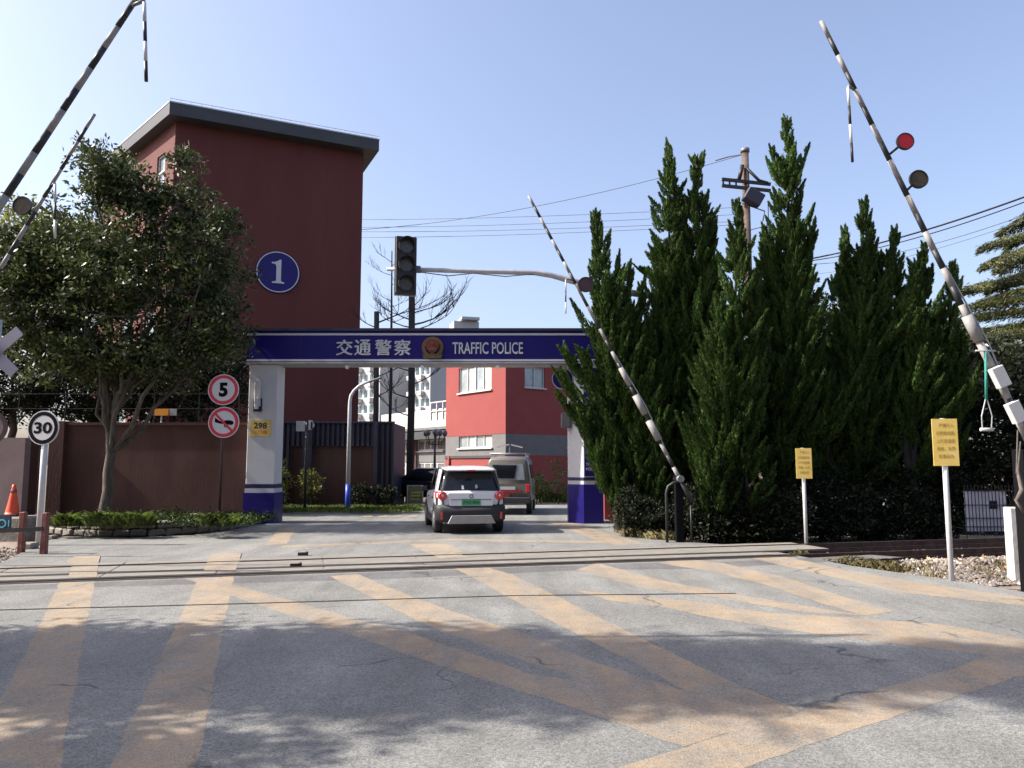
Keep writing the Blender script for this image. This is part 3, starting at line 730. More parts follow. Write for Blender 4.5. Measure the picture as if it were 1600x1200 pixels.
for ch, cxp in zip('交通警察', (538.5, 567, 599, 629)):
    for q_ in range(3): text_mesh('lettering', ch, P(cxp, 543, YG) + X3 * 0.011 * (q_ - 1) + Z3 * 0.006 * (q_ - 1), X3, Z3, N_, 0.43, M_SIGNW, gate, width=0.44, depth=0.02 + 0.0015 * q_)
text_mesh('lettering', 'TRAFFIC POLICE', P(762, 544, YG), X3, Z3, N_, 0.33, M_SIGNW, gate, width=gx(817, 544) - gx(707, 544), bold=0.012, depth=0.02)
for px in (470, 552, 640, 728, 815, 897):
    m_ = MB(); xx = gx(px, 543); m_.boxb(xx - .006, xx + .006, YG - 0.006, YG - 0.001, zb_ + .1, zt_ - .12); m_.build('panel_seam', M_NAVY, gate)
# police badge
bc = P(676, 543, YG - 0.02)
e = MB(); e.ring(0.20, 0.30, bc + N_ * 0.0, X3, Z3, N_, 0.03, 24); badge = e.build('badge', M_GOLD, gate)
e = MB(); e.plate([(-.19, .12), (-.12, .19), (0, .22), (.12, .19), (.19, .12), (.17, -.02), (.10, -.12), (0, -.18), (-.10, -.12), (-.17, -.02)], bc + N_ * 0.03, X3, Z3, N_, 0.03); e.build('badge_shield', M_EMRED, badge)
star = []
for k in range(10):
    a = math.pi / 2 + k * math.pi / 5; r_ = 0.06 if k % 2 == 0 else 0.025
    star.append((r_ * math.cos(a), 0.1 + r_ * math.sin(a)))
e = MB(); e.plate(star, bc + N_ * 0.06, X3, Z3, N_, 0.01)
e.plate([(-.10, -.08), (.10, -.08), (.10, -.03), (.06, .0), (-.06, .0), (-.10, -.03)], bc + N_ * 0.06, X3, Z3, N_, 0.01); e.build('badge_star', M_GOLD, badge)
e = MB(); e.plate([(-.24, -.31), (.24, -.31), (.28, -.20), (.15, -.18), (-.15, -.18), (-.28, -.20)], bc + N_ * 0.031, X3, Z3, N_, 0.03); e.build('badge_ribbon', M_GOLD, badge)
# left pillar
xl0, xl1 = gx(385), gx(430)
z1_, z2_, z3_ = P(407, 757, YG).z, P(407, 770, YG).z, P(407, 763, YG).z
pl0 = MB(); pl0.boxb(xl0, xl1, YG + 0.03, YG + 0.7, z1_, zb_ - 0.062); lp = pl0.build('pillar', M_WHITE, gate, bevel=0.015)
pl0 = MB(); pl0.boxb(xl0 - 0.03, xl1 + 0.03, YG - 0.03, YG + 0.76, -0.1, z2_); pl0.build('pillar_base', M_INDIGO, lp)
pl0 = MB(); pl0.boxb(xl0 - 0.01, xl1 + 0.01, YG + 0.0, YG + 0.73, z2_, z3_); pl0.build('white_band', M_SIGNW, lp)
pl0 = MB(); pl0.boxb(xl0 - 0.015, xl1 + 0.015, YG + 0.0, YG + 0.73, z3_, z1_); pl0.build('navy_band', M_NAVY, lp)
# right pillar: chamfered inner edge
xr0, xr1, xr2 = gx(890), gx(912), gx(941)
def rp(off, z0, z1, nm, mt, par):
    b = MB(); b.prism([(xr0 - off, YG + 0.40 - off), (xr1 - off * 0.4, YG + 0.03 - off), (xr2 + off, YG + 0.03 - off), (xr2 + off, YG + 0.72 + off), (xr0 - off, YG + 0.72 + off)], z0, z1); return b.build(nm, mt, par)
y1_, y2_, y3_ = P(915, 746, YG).z, P(915, 757, YG).z, P(915, 751, YG).z
rpil = rp(0, y1_, zb_ - 0.062, 'pillar', M_WHITE, gate)
rp(0.02, -0.1, y2_, 'pillar_base', M_INDIGO, rpil); rp(0.005, y2_, y3_, 'white_band', M_SIGNW, rpil); rp(0.01, y3_, y1_, 'navy_band', M_NAVY, rpil)
sgx0, sgx1 = gx(913), gx(937); sz0, sz1 = P(925, 744, YG).z, P(925, 575, YG).z
b = MB(); b.boxb(sgx0, sgx1, YG - 0.02, YG + 0.028, sz0, sz1); b.build('pillar_sign', M_INDIGO, rpil)
for i, ch in enumerate('交通警察'):
    text_mesh('sign_lettering', ch, Vector(((sgx0 + sgx1) / 2, YG - 0.02, sz1 - 0.45 - i * 0.5)), X3, Z3, N_, 0.3, M_SIGNW, rpil, width=0.3, depth=0.006)
for i, t_ in enumerate(('TRAFFIC', 'POLICE')):
    text_mesh('sign_lettering', t_, Vector(((sgx0 + sgx1) / 2, YG - 0.02, sz0 + 0.32 - i * 0.13)), X3, Z3, N_, 0.08, M_SIGNW, rpil, width=0.34, bold=0.01, depth=0.006)
# round sign, small box on the right pillar
c = P(879, 592, YG + 0.3)
rs = thing('round_sign', 'round indigo sign with white swirl hanging beside the right gate pillar', 'sign', tuple(c))
b = MB(); b.disc(0.30, c, X3, Z3, N_, 0.05, 28); b.build('disc', M_INDIGO, rs)
b = MB(); b.ring(0.28, 0.30, c + N_ * 0.05, X3, Z3, N_, 0.008, 28); b.build('rim', M_SIGNW, rs)
sw = []
for k in range(13):
    a = R(200 - k * 20); sw.append((0.03 + 0.16 * math.cos(a), -0.02 + 0.16 * math.sin(a)))
for k in range(12, -1, -1):
    a = R(200 - k * 20); sw.append((0.055 + (0.10) * math.cos(a), -0.045 + 0.10 * math.sin(a)))
b = MB(); b.plate(sw, c + N_ * 0.05, X3, Z3, N_, 0.01); b.build('swirl', M_SIGNW, rs)
b = MB(); b.tube([c + Vector((0.2, 0.02, 0)), Vector((xr0 + 0.02, YG + 0.6, c.z))], 0.025, 6); b.build('bracket', M_GALV, rs)
c = P(884, 657, YG + 0.35)
b = MB(); b.box(c, (0.26, 0.22, 0.42)); o = b.build('wall_box', M_BAND, bevel=0.02); tag(o, 'small grey box fixed to the inner side of the right gate pillar', 'junction box')
# light fixture and yellow plate on the left pillar
c = P(404, 616, YG + 0.03)
fx_ = thing('pillar_lamp', 'long white wall lamp fixed on the white face of the left gate pillar', 'wall lamp', tuple(c))
b = MB(); b.box(c + Vector((0, -0.06, 0.02)), (0.16, 0.12, 0.74)); b.build('lamp_body', M_SIGNW, fx_, bevel=0.015)
b = MB(); b.box(c + Vector((0.075, -0.09, 0.18)), (0.035, 0.1, 0.5)); b.build('side_fin', M_WHITE, fx_)
b = MB(); b.box(c + Vector((0, -0.03, -0.3)), (0.22, 0.05, 0.36)); b.build('back_plate', M_NAVY, fx_)
b = MB(); b.box(c + Vector((0, -0.13, -0.27)), (0.09, 0.1, 0.3)); b.build('sensor_tube', M_WHITE, fx_, bevel=0.01)
c = P(407, 669, YG + 0.02)
yp = thing('number_plate_sign', 'small yellow plate reading 298 on the left gate pillar', 'plate', tuple(c))
b = MB(); b.box(c, (0.56, 0.02, 0.44)); b.build('plate', M_YEL, yp)
text_mesh('lettering', '298', c + Vector((0, -0.012, 0.07)), X3, Z3, N_, 0.17, M_NAVY, yp, width=0.36, bold=0.03, depth=0.004)
text_mesh('lettering', '三门路', c + Vector((0, -0.012, -0.12)), X3, Z3, N_, 0.10, M_CONE, yp, width=0.40, bold=0.01, depth=0.004)
# salmon low wall right of the pillar
b = MB(); q0 = P(944, 750, 22.5); b.boxb(q0.x, q0.x + 2.5, 22.5, 22.8, -0.2, q0.z); o = b.build('low_wall', M_PINK); tag(o, 'low salmon red wall just right of the right gate pillar, half hidden by juniper', 'wall')

# ================================================================== PLANTER left
path = [G(40, 833), G(75, 834), G(108, 837), G(160, 839), G(230, 838), G(300, 834), G(345, 829), G(382, 823)]
ptr = thing('planter', 'low curved stone planter bed in front of the brown wall', 'planter', tuple(path[3]))
def along(pts, d):
    for i in range(len(pts) - 1):
        L = (pts[i + 1] - pts[i]).length
        if d <= L: return pts[i].lerp(pts[i + 1], d / L), (pts[i + 1] - pts[i]).normalized()
        d -= L
    return pts[-1], (pts[-1] - pts[-2]).normalized()
total = sum((path[i + 1] - path[i]).length for i in range(len(path) - 1))
stn = []
for v in range(3):
    b = MB(); b.box((0, 0, 0), (0.33, 0.22, 0.155)); o = b.build('stone', M_STONE, bevel=0.03)
    for vv in o.data.vertices: vv.co += Vector((rnd.uniform(-.012, .012), rnd.uniform(-.02, .02), rnd.uniform(-.01, .01)))
    stn.append(o)
first = set()
for row in range(2):
    d = 0.17 * row + 0.1
    while d < total - 0.1:
        p_, t_ = along(path, d); v = rnd.randrange(3)
        if v not in first: q = stn[v]; q.parent = ptr; first.add(v)
        else: q = copy_piece(stn[v], ptr)
        q.location = p_ + Vector((rnd.uniform(-.01, .01), 0.12 + rnd.uniform(-.015, .015), 0.075 + row * 0.165)) - Vector(ptr.location)
        q.rotation_euler = (rnd.uniform(-.03, .03), rnd.uniform(-.03, .03), math.atan2(t_.y, t_.x) + rnd.uniform(-.04, .04))
        d += 0.345
b = MB(); b.prism([(p_.x, p_.y + 0.2) for p_ in path] + [(path[-1].x, YW - 0.01), (path[0].x - 3, YL + 0.2), (path[0].x - 3, path[0].y + 0.2)], -0.2, 0.26); b.build('soil', M_SOIL, ptr)

# grass blades (stuff)
def blades(name, areas, mt, n, h, wd=0.012, seed=1, kind='stuff', parent=None, arch=0.5):
    """areas: list of (x,y,z,rx,ry,weight) tufts"""
    rg = np.random.default_rng(seed); W = np.array([a[5] for a in areas], float); idx = rg.choice(len(areas), n, p=W / W.sum())
    A_ = np.array([a[:5] for a in areas])[idx]
    th = rg.uniform(0, 2 * np.pi, n); rr = np.sqrt(rg.uniform(0, 1, n))
    base = np.stack([A_[:, 0] + A_[:, 3] * rr * np.cos(th), A_[:, 1] + A_[:, 4] * rr * np.sin(th), A_[:, 2]], 1)
    hh = h * (0.2 + 0.95 * rg.uniform(0, 1, n) ** 1.3) * (1.05 - 0.45 * rr); th2 = rg.uniform(0, 2 * np.pi, n)
    d = np.stack([np.cos(th2), np.sin(th2), np.zeros(n)], 1); s = np.stack([-np.sin(th2), np.cos(th2), np.zeros(n)], 1) * wd
    up = np.array([0, 0, 1.0])
    mid = base + d * (hh * 0.25 * arch)[:, None] + up * (hh * 0.65)[:, None]
    tip = base + d * (hh * arch)[:, None] + up * (hh * 0.85)[:, None]
    v = np.stack([base - s, base + s, mid + s * 0.8, tip, mid - s * 0.8], 1)
    o = npmesh(name, v, 5, mt, parent)
    if kind: o['kind'] = kind
    return o
rg = np.random.default_rng(77); pts_ = []
for k in range(520):
    p_ = G(rg.uniform(55, 380), 823, 0.26); pts_.append((p_.x, p_.y + rg.uniform(0.25, 2.6), 0.26 + rg.uniform(0, .12)))
pts_ = np.repeat(np.array(pts_), 16, 0) + rg.normal(0, 0.07, (520 * 16, 3)); pts_[:, 2] = np.maximum(pts_[:, 2], .27)
npmesh('low_shrubs', leaf_quads(rg, pts_, 0.075, .2, .5), 4, M_LY2)['kind'] = 'stuff'
ar = []
for px, wgt, hx in ((140, 3, .30), (158, 3, .3), (203, 3, .26), (190, 1, .25), (88, 1, .3), (325, 1, .3), (345, .7, .2)):
    p_ = G(px, 824, 0.26); ar.append((p_.x, p_.y + 0.38, 0.26, hx, 0.2, wgt))
blades('ground_cover', ar, M_GRASS, 4200, 0.36, 0.010, 3, arch=0.8)
ar = [(G(px, 800, 0).x + rnd.uniform(-.3, .3), rnd.uniform(24.9, 28.2), 0.06, 0.4, 0.35, 1) for px in range(425, 650, 6) for _ in range(3)]
blades('grass_strip', ar, M_GRASS, 11000, 0.17, 0.012, 4)
b = MB(); b.prism([(-8.9, 24.6), (-7.2, 26.4), (-3.6, 27.0), (-3.2, 30), (-12, 30), (-12, 24.6)], -0.2, 0.08); o = b.build('lawn_bed', M_SOIL); o['kind'] = 'structure'
kb = thing('kerb', None, None, (-7, 26, 0), kind='structure')
kp = [Vector((-8.9, 24.5, 0)), Vector((-7.2, 26.25, 0)), Vector((-3.5, 26.8, 0)), Vector((-3.05, 30, 0))]
d = 0.3; tot = sum((kp[i + 1] - kp[i]).length for i in range(3)); ks = None
while d < tot:
    p_, t_ = along(kp, d)
    if ks is None:
        bb = MB(); bb.box((0, 0, 0), (0.58, 0.16, 0.3)); ks = bb.build('kerb_stone', M_CONC, bevel=0.01); ks.parent = kb; q = ks
    else: q = copy_piece(ks, kb)
    q.location = p_ + Vector((0, 0, -0.03)) - Vector(kb.location); q.rotation_euler = (0, 0, math.atan2(t_.y, t_.x)); d += 0.6
# yellow dashes painted by the kerb
for i, px in enumerate((575, 598, 620, 645)):
    sheet('paint_bar', [G(px - 8, 806), G(px + 6, 805), G(px + 8, 808), G(px - 6, 809)], 0.005 + .0005 * i, M_PAINT, parent=pt)
# flowering verge and plants beyond the road, right of the van
ar = [(rnd.uniform(1.4, 9), rnd.uniform(32.2, 36), 0.0, 0.6, 0.4, 1) for _ in range(60)]
blades('grass_verge', ar, M_GRASS, 9000, 0.45, 0.02, 9)

# ================================================================== FOLIAGE GENERATORS
def broad_crown(seed, blobs, leaf, nclump, per, crad, shell=0.55, aspect=0.45, upbias=0.2):
    """blobs: (x,y,z,rx,ry,rz) ellipsoids; leaves gather in clumps on twig ends, mostly near the outside"""
    rg = np.random.default_rng(seed)
    B_ = np.array(blobs, float); vol = (B_[:, 3] * B_[:, 4] * B_[:, 5]) ** 0.75
    idx = rg.choice(len(B_), nclump, p=vol / vol.sum()); b = B_[idx]
    d = rand_dirs(rg, nclump); r = (shell + (1 - shell) * rg.uniform(0, 1, nclump)) * rg.uniform(0.75, 1.12, nclump)
    cen = b[:, :3] + d * r[:, None] * b[:, 3:6]
    ii = np.repeat(np.arange(nclump), per)
    cr = crad * rg.uniform(0.5, 1.3, nclump)
    off = rand_dirs(rg, len(ii)) * (cr[ii] * rg.uniform(0.1, 1, len(ii)) ** 0.6)[:, None]; off[:, 2] *= 0.75
    ax = off / (np.linalg.norm(off, axis=1)[:, None] + 1e-6)
    return leaf_quads(rg, cen[ii] + off, leaf, upbias, aspect, ax, 0.7), cen
def limb(mb, p0, p1, r0, r1, rg, n=6, wob=0.06, sides=7):
    p0, p1 = Vector(p0), Vector(p1); L = (p1 - p0).length; pts = []; rad = []
    for k in range(n + 1):
        t = k / n; q = p0.lerp(p1, t)
        if 0 < k < n: q += Vector((rg.uniform(-1, 1), rg.uniform(-1, 1), rg.uniform(-.5, .5))) * L * wob
        pts.append(q); rad.append(r0 + (r1 - r0) * t)
    mb.tube(pts, rad, sides, cap=False); return pts

def broad_tree(name, label, cat, base, trunk_top, tr, blobs, mt, leaf, nclump, per, crad, seed, shell=0.5, limbs=7, bark=None, group=None, aspect=0.45, twigs=60):
    rg = random.Random(seed)
    t = thing(name, label, cat, tuple(base), group=group)
    q, cen = broad_crown(seed, blobs, leaf, nclump, per, crad, shell, aspect)
    mb = MB(); base = Vector(base); top = Vector(trunk_top)
    trunk_pts = limb(mb, base - Z3 * 0.2, top, tr * 1.15, tr * 0.75, rg, 6, 0.02, 12)
    hubs = []
    for k in range(limbs):
        b_ = blobs[k % len(blobs)]
        e_ = Vector(b_[:3]) + Vector((rg.uniform(-1, 1) * b_[3], rg.uniform(-1, 1) * b_[4], rg.uniform(-.6, .8) * b_[5])) * 0.6
        st = trunk_pts[rg.randint(4, 6)] if k else top
        pts = limb(mb, st, e_, tr * 0.55, tr * 0.12, rg, 6, 0.05, 7); hubs += pts[2:]
    if hubs:
        sel = rg.sample(range(len(cen)), min(twigs, len(cen)))
        for i in sel:
            c_ = Vector(cen[i]); h_ = min(hubs, key=lambda z: (z - c_).length)
            if (h_ - c_).length < 3.5: limb(mb, h_, c_, tr * 0.13, 0.008, rg, 3, 0.06, 4)
    mb.build('trunk', bark or M_BARK, t)
    npmesh('crown', q, 4, mt, t)
    return t

def juniper_sprays(rg, p0, p1, r, n, sprig=0.10, bend=0.0):
    """one plume: slender sprays packed along p0->p1, radius profile peaking low, tapering to a point"""
    L = np.linalg.norm(p1 - p0); n = int(n); t = rg.uniform(0, 1, n) ** 0.8
    ax = (p1 - p0) / (L + 1e-9)
    prof = np.minimum(1, 0.4 + 2.4 * t) * (1 - t) ** 0.85 + 0.03
    d = rand_dirs(rg, n); d -= (d @ ax)[:, None] * ax; d /= np.linalg.norm(d, axis=1)[:, None] + 1e-9
    rad = r * prof * rg.uniform(0.1, 1.0, n) ** 0.5
    c = p0 + ax * (t * L)[:, None] + d * rad[:, None]
    c[:, 2] += bend * L * (t - t * t) * -1
    a = ax * 1.0 + d * rg.uniform(0.1, 0.7, n)[:, None] + rand_dirs(rg, n) * 0.28; a[:, 2] += 0.25
    a /= np.linalg.norm(a, axis=1)[:, None]
    b = np.cross(a, d + rand_dirs(rg, n) * 0.6); b /= np.linalg.norm(b, axis=1)[:, None]
    s = sprig * rg.uniform(0.6, 1.35, n)
    a = a * s[:, None]; b = b * (s * 0.20)[:, None]
    return np.stack([c - a * 0.4, c + b - a * 0.05, c + a * 0.65, c - b - a * 0.05], 1)

def juniper(label, base_px, Y, leaders, seed, limbs=(), dens=1.0, group='spiky junipers right of the gate'):
    """leaders: (bx,by,tx,ty,rad_m,dy) in photo pixels at depth Y"""
    rg = np.random.default_rng(seed); pr = random.Random(seed)
    base = P(base_px[0], base_px[1], Y); base.z = -0.2
    t = thing('juniper_tree', label, 'juniper', tuple(base), group=group)
    tb = MB(); arr = []
    for (bx, by, tx, ty, rad, dy) in leaders:
        p0 = np.array(P(bx, by, Y + dy * 0.3)); p1 = np.array(P(tx, ty, Y + dy)); L = np.linalg.norm(p1 - p0)
        mid = (p0 + p1) / 2 + np.array([pr.uniform(-.15, .15), pr.uniform(-.2, .2), 0])
        def cv(t_): return (1 - t_) ** 2 * p0 + 2 * t_ * (1 - t_) * mid + t_ * t_ * p1
        tb.tube([base] + [Vector(cv(k / 5)) for k in range(5)], [0.11, 0.09, 0.08, 0.06, 0.045, 0.02], 6, cap=False)
        arr.append(juniper_sprays(rg, cv(0.86), p1, 0.07 + rad * 0.05, 110 * dens, 0.10))
        nside = int(19 * L * dens * (0.5 + 0.6 * rad))
        for k in range(nside):
            tt = pr.uniform(0.0, 0.97) ** 0.85
            rr = rad * (min(1.0, 0.5 + 1.4 * tt)) * (1 - tt) ** 0.95 + 0.045
            az = pr.uniform(0, 2 * math.pi); s0 = cv(tt)
            ln = rr * pr.uniform(0.55, 1.2)
            if pr.random() < 0.13: ln *= 1.4
            up = ln * pr.uniform(0.7, 1.7) + 0.12 + 0.22 * pr.random()
            e_ = s0 + np.array([math.cos(az) * ln, math.sin(az) * ln, up])
            LL = math.hypot(ln, up); r_ = 0.045 + 0.13 * min(LL, 1.1) * pr.uniform(.8, 1.2)
            arr.append(juniper_sprays(rg, s0 + (e_ - s0) * (0.2 if LL < .6 else 0.35), e_, r_, (45 + 260 * LL * (r_ / 0.15)) * dens, 0.088, bend=0.22))
    for (ax_, ay_, bx_, by_, rr, dy) in limbs:
        p0 = np.array(P(ax_, ay_, Y)); p1 = np.array(P(bx_, by_, Y + dy))
        arr.append(juniper_sprays(rg, p0, p1, rr * .75, 900 * np.linalg.norm(p1 - p0) * (.4 + rr), 0.09, bend=0.3))
        L = np.linalg.norm(p1 - p0)
        for k in range(int(9 * L)):
            tt = pr.uniform(0.1, 0.85); s0 = p0 + (p1 - p0) * tt; az = pr.uniform(0, 2 * math.pi); ln = rr * pr.uniform(0.6, 1.5) * (1.1 - tt * 0.6)
            d_ = (p1 - p0) / L
            e_ = s0 + d_ * ln * 0.8 + np.array([math.cos(az) * ln * 0.7, math.sin(az) * ln * 0.7, ln * 0.9])
            arr.append(juniper_sprays(rg, s0, e_, 0.04 + rr * 0.22, 60 + 300 * rr, 0.088))
        tb.tube([Vector(p0), Vector(p0 + (p1 - p0) * 0.8)], [0.035, 0.012], 5, cap=False)
    tb.build('trunk', M_BARKD, t)
    v = np.concatenate(arr); npmesh('crown', v, 4, M_LJ, t)
    return t, len(v)

tot_s = 0
J = [
 ('leftmost spiky juniper leaning over the right gate pillar', (985, 826), 18.0,
  [(975, 800, 928, 335, 1.05, 0), (985, 700, 950, 470, 1.0, .3), (1000, 790, 985, 480, 1.0, .2), (965, 820, 945, 640, 0.75, -.2), (1000, 830, 1010, 600, 0.9, -.2), (985, 845, 960, 745, 0.6, -.6), (1020, 840, 1030, 720, .8, -.5), (1005, 760, 1002, 452, .85, .4), (1015, 800, 1018, 520, .95, .1)],
  [(960, 560, 968, 390, .25, 0), (970, 560, 986, 408, .25, .2), (955, 640, 872, 540, .30, -.3), (950, 680, 862, 572, .24, -.5), (940, 690, 868, 615, .28, -.4), (945, 620, 905, 545, .3, -.4), (940, 740, 905, 640, .35, -.5), (950, 770, 930, 700, .35, -.6)]),
 ('tall juniper with two thin tips above the crooked side branch', (1062, 832), 18.7,
  [(1055, 800, 1046, 225, 1.15, 0), (1075, 800, 1090, 243, 1.15, .2), (1058, 560, 1062, 305, .7, .5), (1085, 700, 1112, 350, .85, .3), (1055, 840, 1050, 560, 1.2, -.5), (1040, 700, 1024, 462, .8, -.3), (1050, 700, 1040, 420, .8, .1), (1095, 800, 1095, 520, 1.1, -.2), (1060, 845, 1085, 700, .9, -.9)],
  [(1030, 440, 990, 413, .10, 0), (1090, 262, 1076, 243, .07, .2), (1100, 480, 1119, 345, .22, .2), (1105, 520, 1128, 430, .25, .1)]),
 ('juniper leaning right in front of the concrete utility pole', (1140, 832), 17.6,
  [(1125, 760, 1153, 318, .95, .2), (1120, 800, 1125, 470, 1.1, -.3), (1150, 780, 1150, 480, 1.0, -.2), (1130, 840, 1140, 620, 1.2, -.5), (1165, 700, 1185, 440, .8, 0), (1120, 845, 1120, 720, .8, -.9), (1160, 845, 1165, 700, .9, -.7)], []),
 ('tallest juniper, just right of the concrete utility pole', (1232, 834), 19.2,
  [(1225, 800, 1230, 182, 1.30, 0), (1205, 620, 1195, 360, .9, .3), (1230, 800, 1245, 400, 1.35, -.4), (1200, 800, 1195, 560, 1.3, -.6), (1260, 800, 1280, 560, 1.1, -.3), (1215, 845, 1225, 690, 1.0, -.8), (1190, 700, 1180, 430, .7, .4)],
  [(1222, 285, 1202, 226, .13, 0), (1240, 285, 1264, 226, .14, .1), (1240, 340, 1254, 303, .15, 0), (1245, 470, 1274, 342, .32, 0), (1230, 430, 1238, 320, .3, 0)]),
 ('juniper with one slim pointed tip in the middle right of the juniper row', (1350, 834), 19.6,
  [(1345, 780, 1353, 312, 1.15, 0), (1330, 760, 1345, 460, 1.2, -.3), (1310, 640, 1322, 365, .55, .3), (1370, 700, 1398, 362, .75, .2), (1360, 800, 1385, 470, 1.2, 0), (1290, 800, 1300, 560, 1.1, -.2), (1345, 700, 1375, 400, .8, .4), (1390, 740, 1415, 450, .9, .3), (1340, 830, 1345, 640, 1.2, -.8)],
  [(1300, 470, 1323, 363, .22, .2), (1372, 500, 1395, 385, .3, .1)]),
 ('rightmost juniper, low and leaning right beneath the raised barrier arm', (1440, 834), 19.2,
  [(1405, 640, 1448, 392, .75, 0), (1420, 700, 1455, 430, .9, .1), (1450, 700, 1490, 415, .6, .3), (1425, 780, 1430, 560, 1.2, -.2), (1450, 760, 1462, 500, 1.1, .2), (1480, 760, 1500, 520, 1.0, .5)],
  [(1400, 560, 1447, 392, .28, 0)]),
]
for i, (lab, bpx, Y, lead, lm) in enumerate(J):
    _, n_ = juniper(lab, bpx, Y, lead, 20 + i, lm, dens=1.0); tot_s += n_
print('juniper quads', tot_s)

# dark broadleaf mass below / between the junipers
def blobp(px, py, Y, rx, ry, rz): p_ = P(px, py, Y); return (p_.x, p_.y, p_.z, rx, ry, rz)
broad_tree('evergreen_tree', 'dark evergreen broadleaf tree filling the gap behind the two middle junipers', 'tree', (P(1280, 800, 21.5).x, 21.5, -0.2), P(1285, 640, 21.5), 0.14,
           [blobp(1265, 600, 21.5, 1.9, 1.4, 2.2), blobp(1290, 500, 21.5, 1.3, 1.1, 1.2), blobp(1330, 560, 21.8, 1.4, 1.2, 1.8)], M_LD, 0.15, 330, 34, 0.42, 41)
broad_tree('evergreen_tree', 'pale leaved broadleaf tree behind the white counterweights of the right barrier', 'tree', (P(1500, 800, 21).x, 21, -0.2), P(1500, 660, 21), 0.15,
           [blobp(1440, 575, 20.8, 1.8, 1.2, 1.1), blobp(1530, 580, 21, 1.9, 1.3, 1.1), blobp(1610, 610, 21, 1.6, 1.4, 1.4), blobp(1480, 540, 21.4, 1.0, 1.0, .7)], M_LB, 0.19, 420, 30, 0.45, 42, shell=0.6)
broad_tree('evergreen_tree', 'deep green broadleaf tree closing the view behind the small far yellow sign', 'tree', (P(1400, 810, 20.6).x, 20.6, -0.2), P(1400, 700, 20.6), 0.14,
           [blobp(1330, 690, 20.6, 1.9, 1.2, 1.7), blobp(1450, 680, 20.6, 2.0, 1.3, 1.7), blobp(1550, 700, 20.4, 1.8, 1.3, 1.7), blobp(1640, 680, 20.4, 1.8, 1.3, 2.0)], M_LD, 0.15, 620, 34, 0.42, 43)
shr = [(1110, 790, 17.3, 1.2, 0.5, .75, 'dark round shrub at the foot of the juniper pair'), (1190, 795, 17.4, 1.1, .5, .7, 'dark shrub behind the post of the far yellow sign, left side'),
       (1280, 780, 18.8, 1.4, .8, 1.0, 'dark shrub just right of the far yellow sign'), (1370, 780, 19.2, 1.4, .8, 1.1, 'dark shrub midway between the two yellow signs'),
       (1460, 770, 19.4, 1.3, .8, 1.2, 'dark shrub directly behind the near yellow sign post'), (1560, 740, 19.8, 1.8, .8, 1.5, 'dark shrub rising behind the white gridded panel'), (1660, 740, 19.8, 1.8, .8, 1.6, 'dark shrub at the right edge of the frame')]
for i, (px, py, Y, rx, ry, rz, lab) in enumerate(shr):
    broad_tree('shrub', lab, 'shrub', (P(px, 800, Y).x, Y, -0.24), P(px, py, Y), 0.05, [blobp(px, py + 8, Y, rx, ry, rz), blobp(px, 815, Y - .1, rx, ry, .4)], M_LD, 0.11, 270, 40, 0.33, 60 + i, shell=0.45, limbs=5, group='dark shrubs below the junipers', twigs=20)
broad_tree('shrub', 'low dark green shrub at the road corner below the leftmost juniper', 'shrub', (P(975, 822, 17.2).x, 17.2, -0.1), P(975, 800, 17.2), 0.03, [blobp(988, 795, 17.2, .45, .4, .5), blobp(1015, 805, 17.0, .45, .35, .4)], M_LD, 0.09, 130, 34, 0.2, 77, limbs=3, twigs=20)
# hanging vine and small yellow-green bush by the trees
broad_tree('shrub', 'small bright green weed bush in the dark behind the far yellow sign', 'shrub', (P(1222, 830, 17.8).x, 17.8, -0.2), P(1222, 800, 17.8), 0.02, [blobp(1215, 795, 17.8, .22, .15, .16)], M_GRASS, 0.09, 14, 16, 0.14, 78, limbs=2, twigs=6)

# cedar on the right edge: layered drooping boughs
def cedar(label, basepx, Y, top, seed, tiers):
    rg = np.random.default_rng(seed); pr = random.Random(seed)
    b0 = P(basepx, 800, Y); b0.z = -0.2; tp_ = P(basepx, top, Y)
    t = thing('cedar_tree', label, 'cedar', tuple(b0)); mb = MB(); mb.tube([b0, tp_], [0.22, 0.04], 8, cap=False); arr = []
    for (sx, sy, ex, ey, dy) in tiers:
        p0 = np.array(P(sx, sy, Y)); p1 = np.array(P(ex, ey, Y + dy)); L = np.linalg.norm(p1 - p0)
        mb.tube([Vector(p0), Vector(p0 * .5 + p1 * .5) + Z3 * 0.12, Vector(p1)], [0.06, 0.035, 0.01], 5, cap=False)
        n = int(1500 * L); tt = rg.uniform(0, 1, n); wd = 0.15 + 0.75 * np.sqrt(np.clip(tt, 0, 1)) * (1.15 - tt)
        d_ = (p1 - p0) / L; side = np.cross(d_, [0, 0, 1.0]); side /= np.linalg.norm(side)
        sgn = rg.uniform(-1, 1, n)
        c = p0 + (p1 - p0) * tt[:, None] + side * (sgn * wd)[:, None]; c[:, 2] += 0.48 * (tt - tt * tt) - 0.30 * np.abs(sgn) * wd + rg.normal(0, 0.055, n)
        ax = d_ + side * np.sign(sgn)[:, None] * 0.9; ax = ax / np.linalg.norm(ax, axis=1)[:, None]; ax[:, 2] -= 0.35
        arr.append(leaf_quads(rg, c, 0.15, 0.0, 0.17, ax, 0.5))
    mb.build('trunk', M_BARK, t); npmesh('crown', np.concatenate(arr), 4, M_LC, t)
tiers = []
pr = random.Random(5)
for k in range(17):
    y_ = 322 + k * 17
    ex = 1650 - (62 + k * 12.0) * pr.uniform(0.65, 1.25)
    tiers.append((1660, y_ - 12, ex, y_ + pr.uniform(12, 34), pr.uniform(-2.6, 2.0)))
    if k % 2: tiers.append((1660, y_ - 8, 1700 + k * 9, y_ + 20, pr.uniform(-2, 2)))
cedar('layered cedar with drooping boughs at the right edge', 1662, 22.6, 250, 11, tiers)

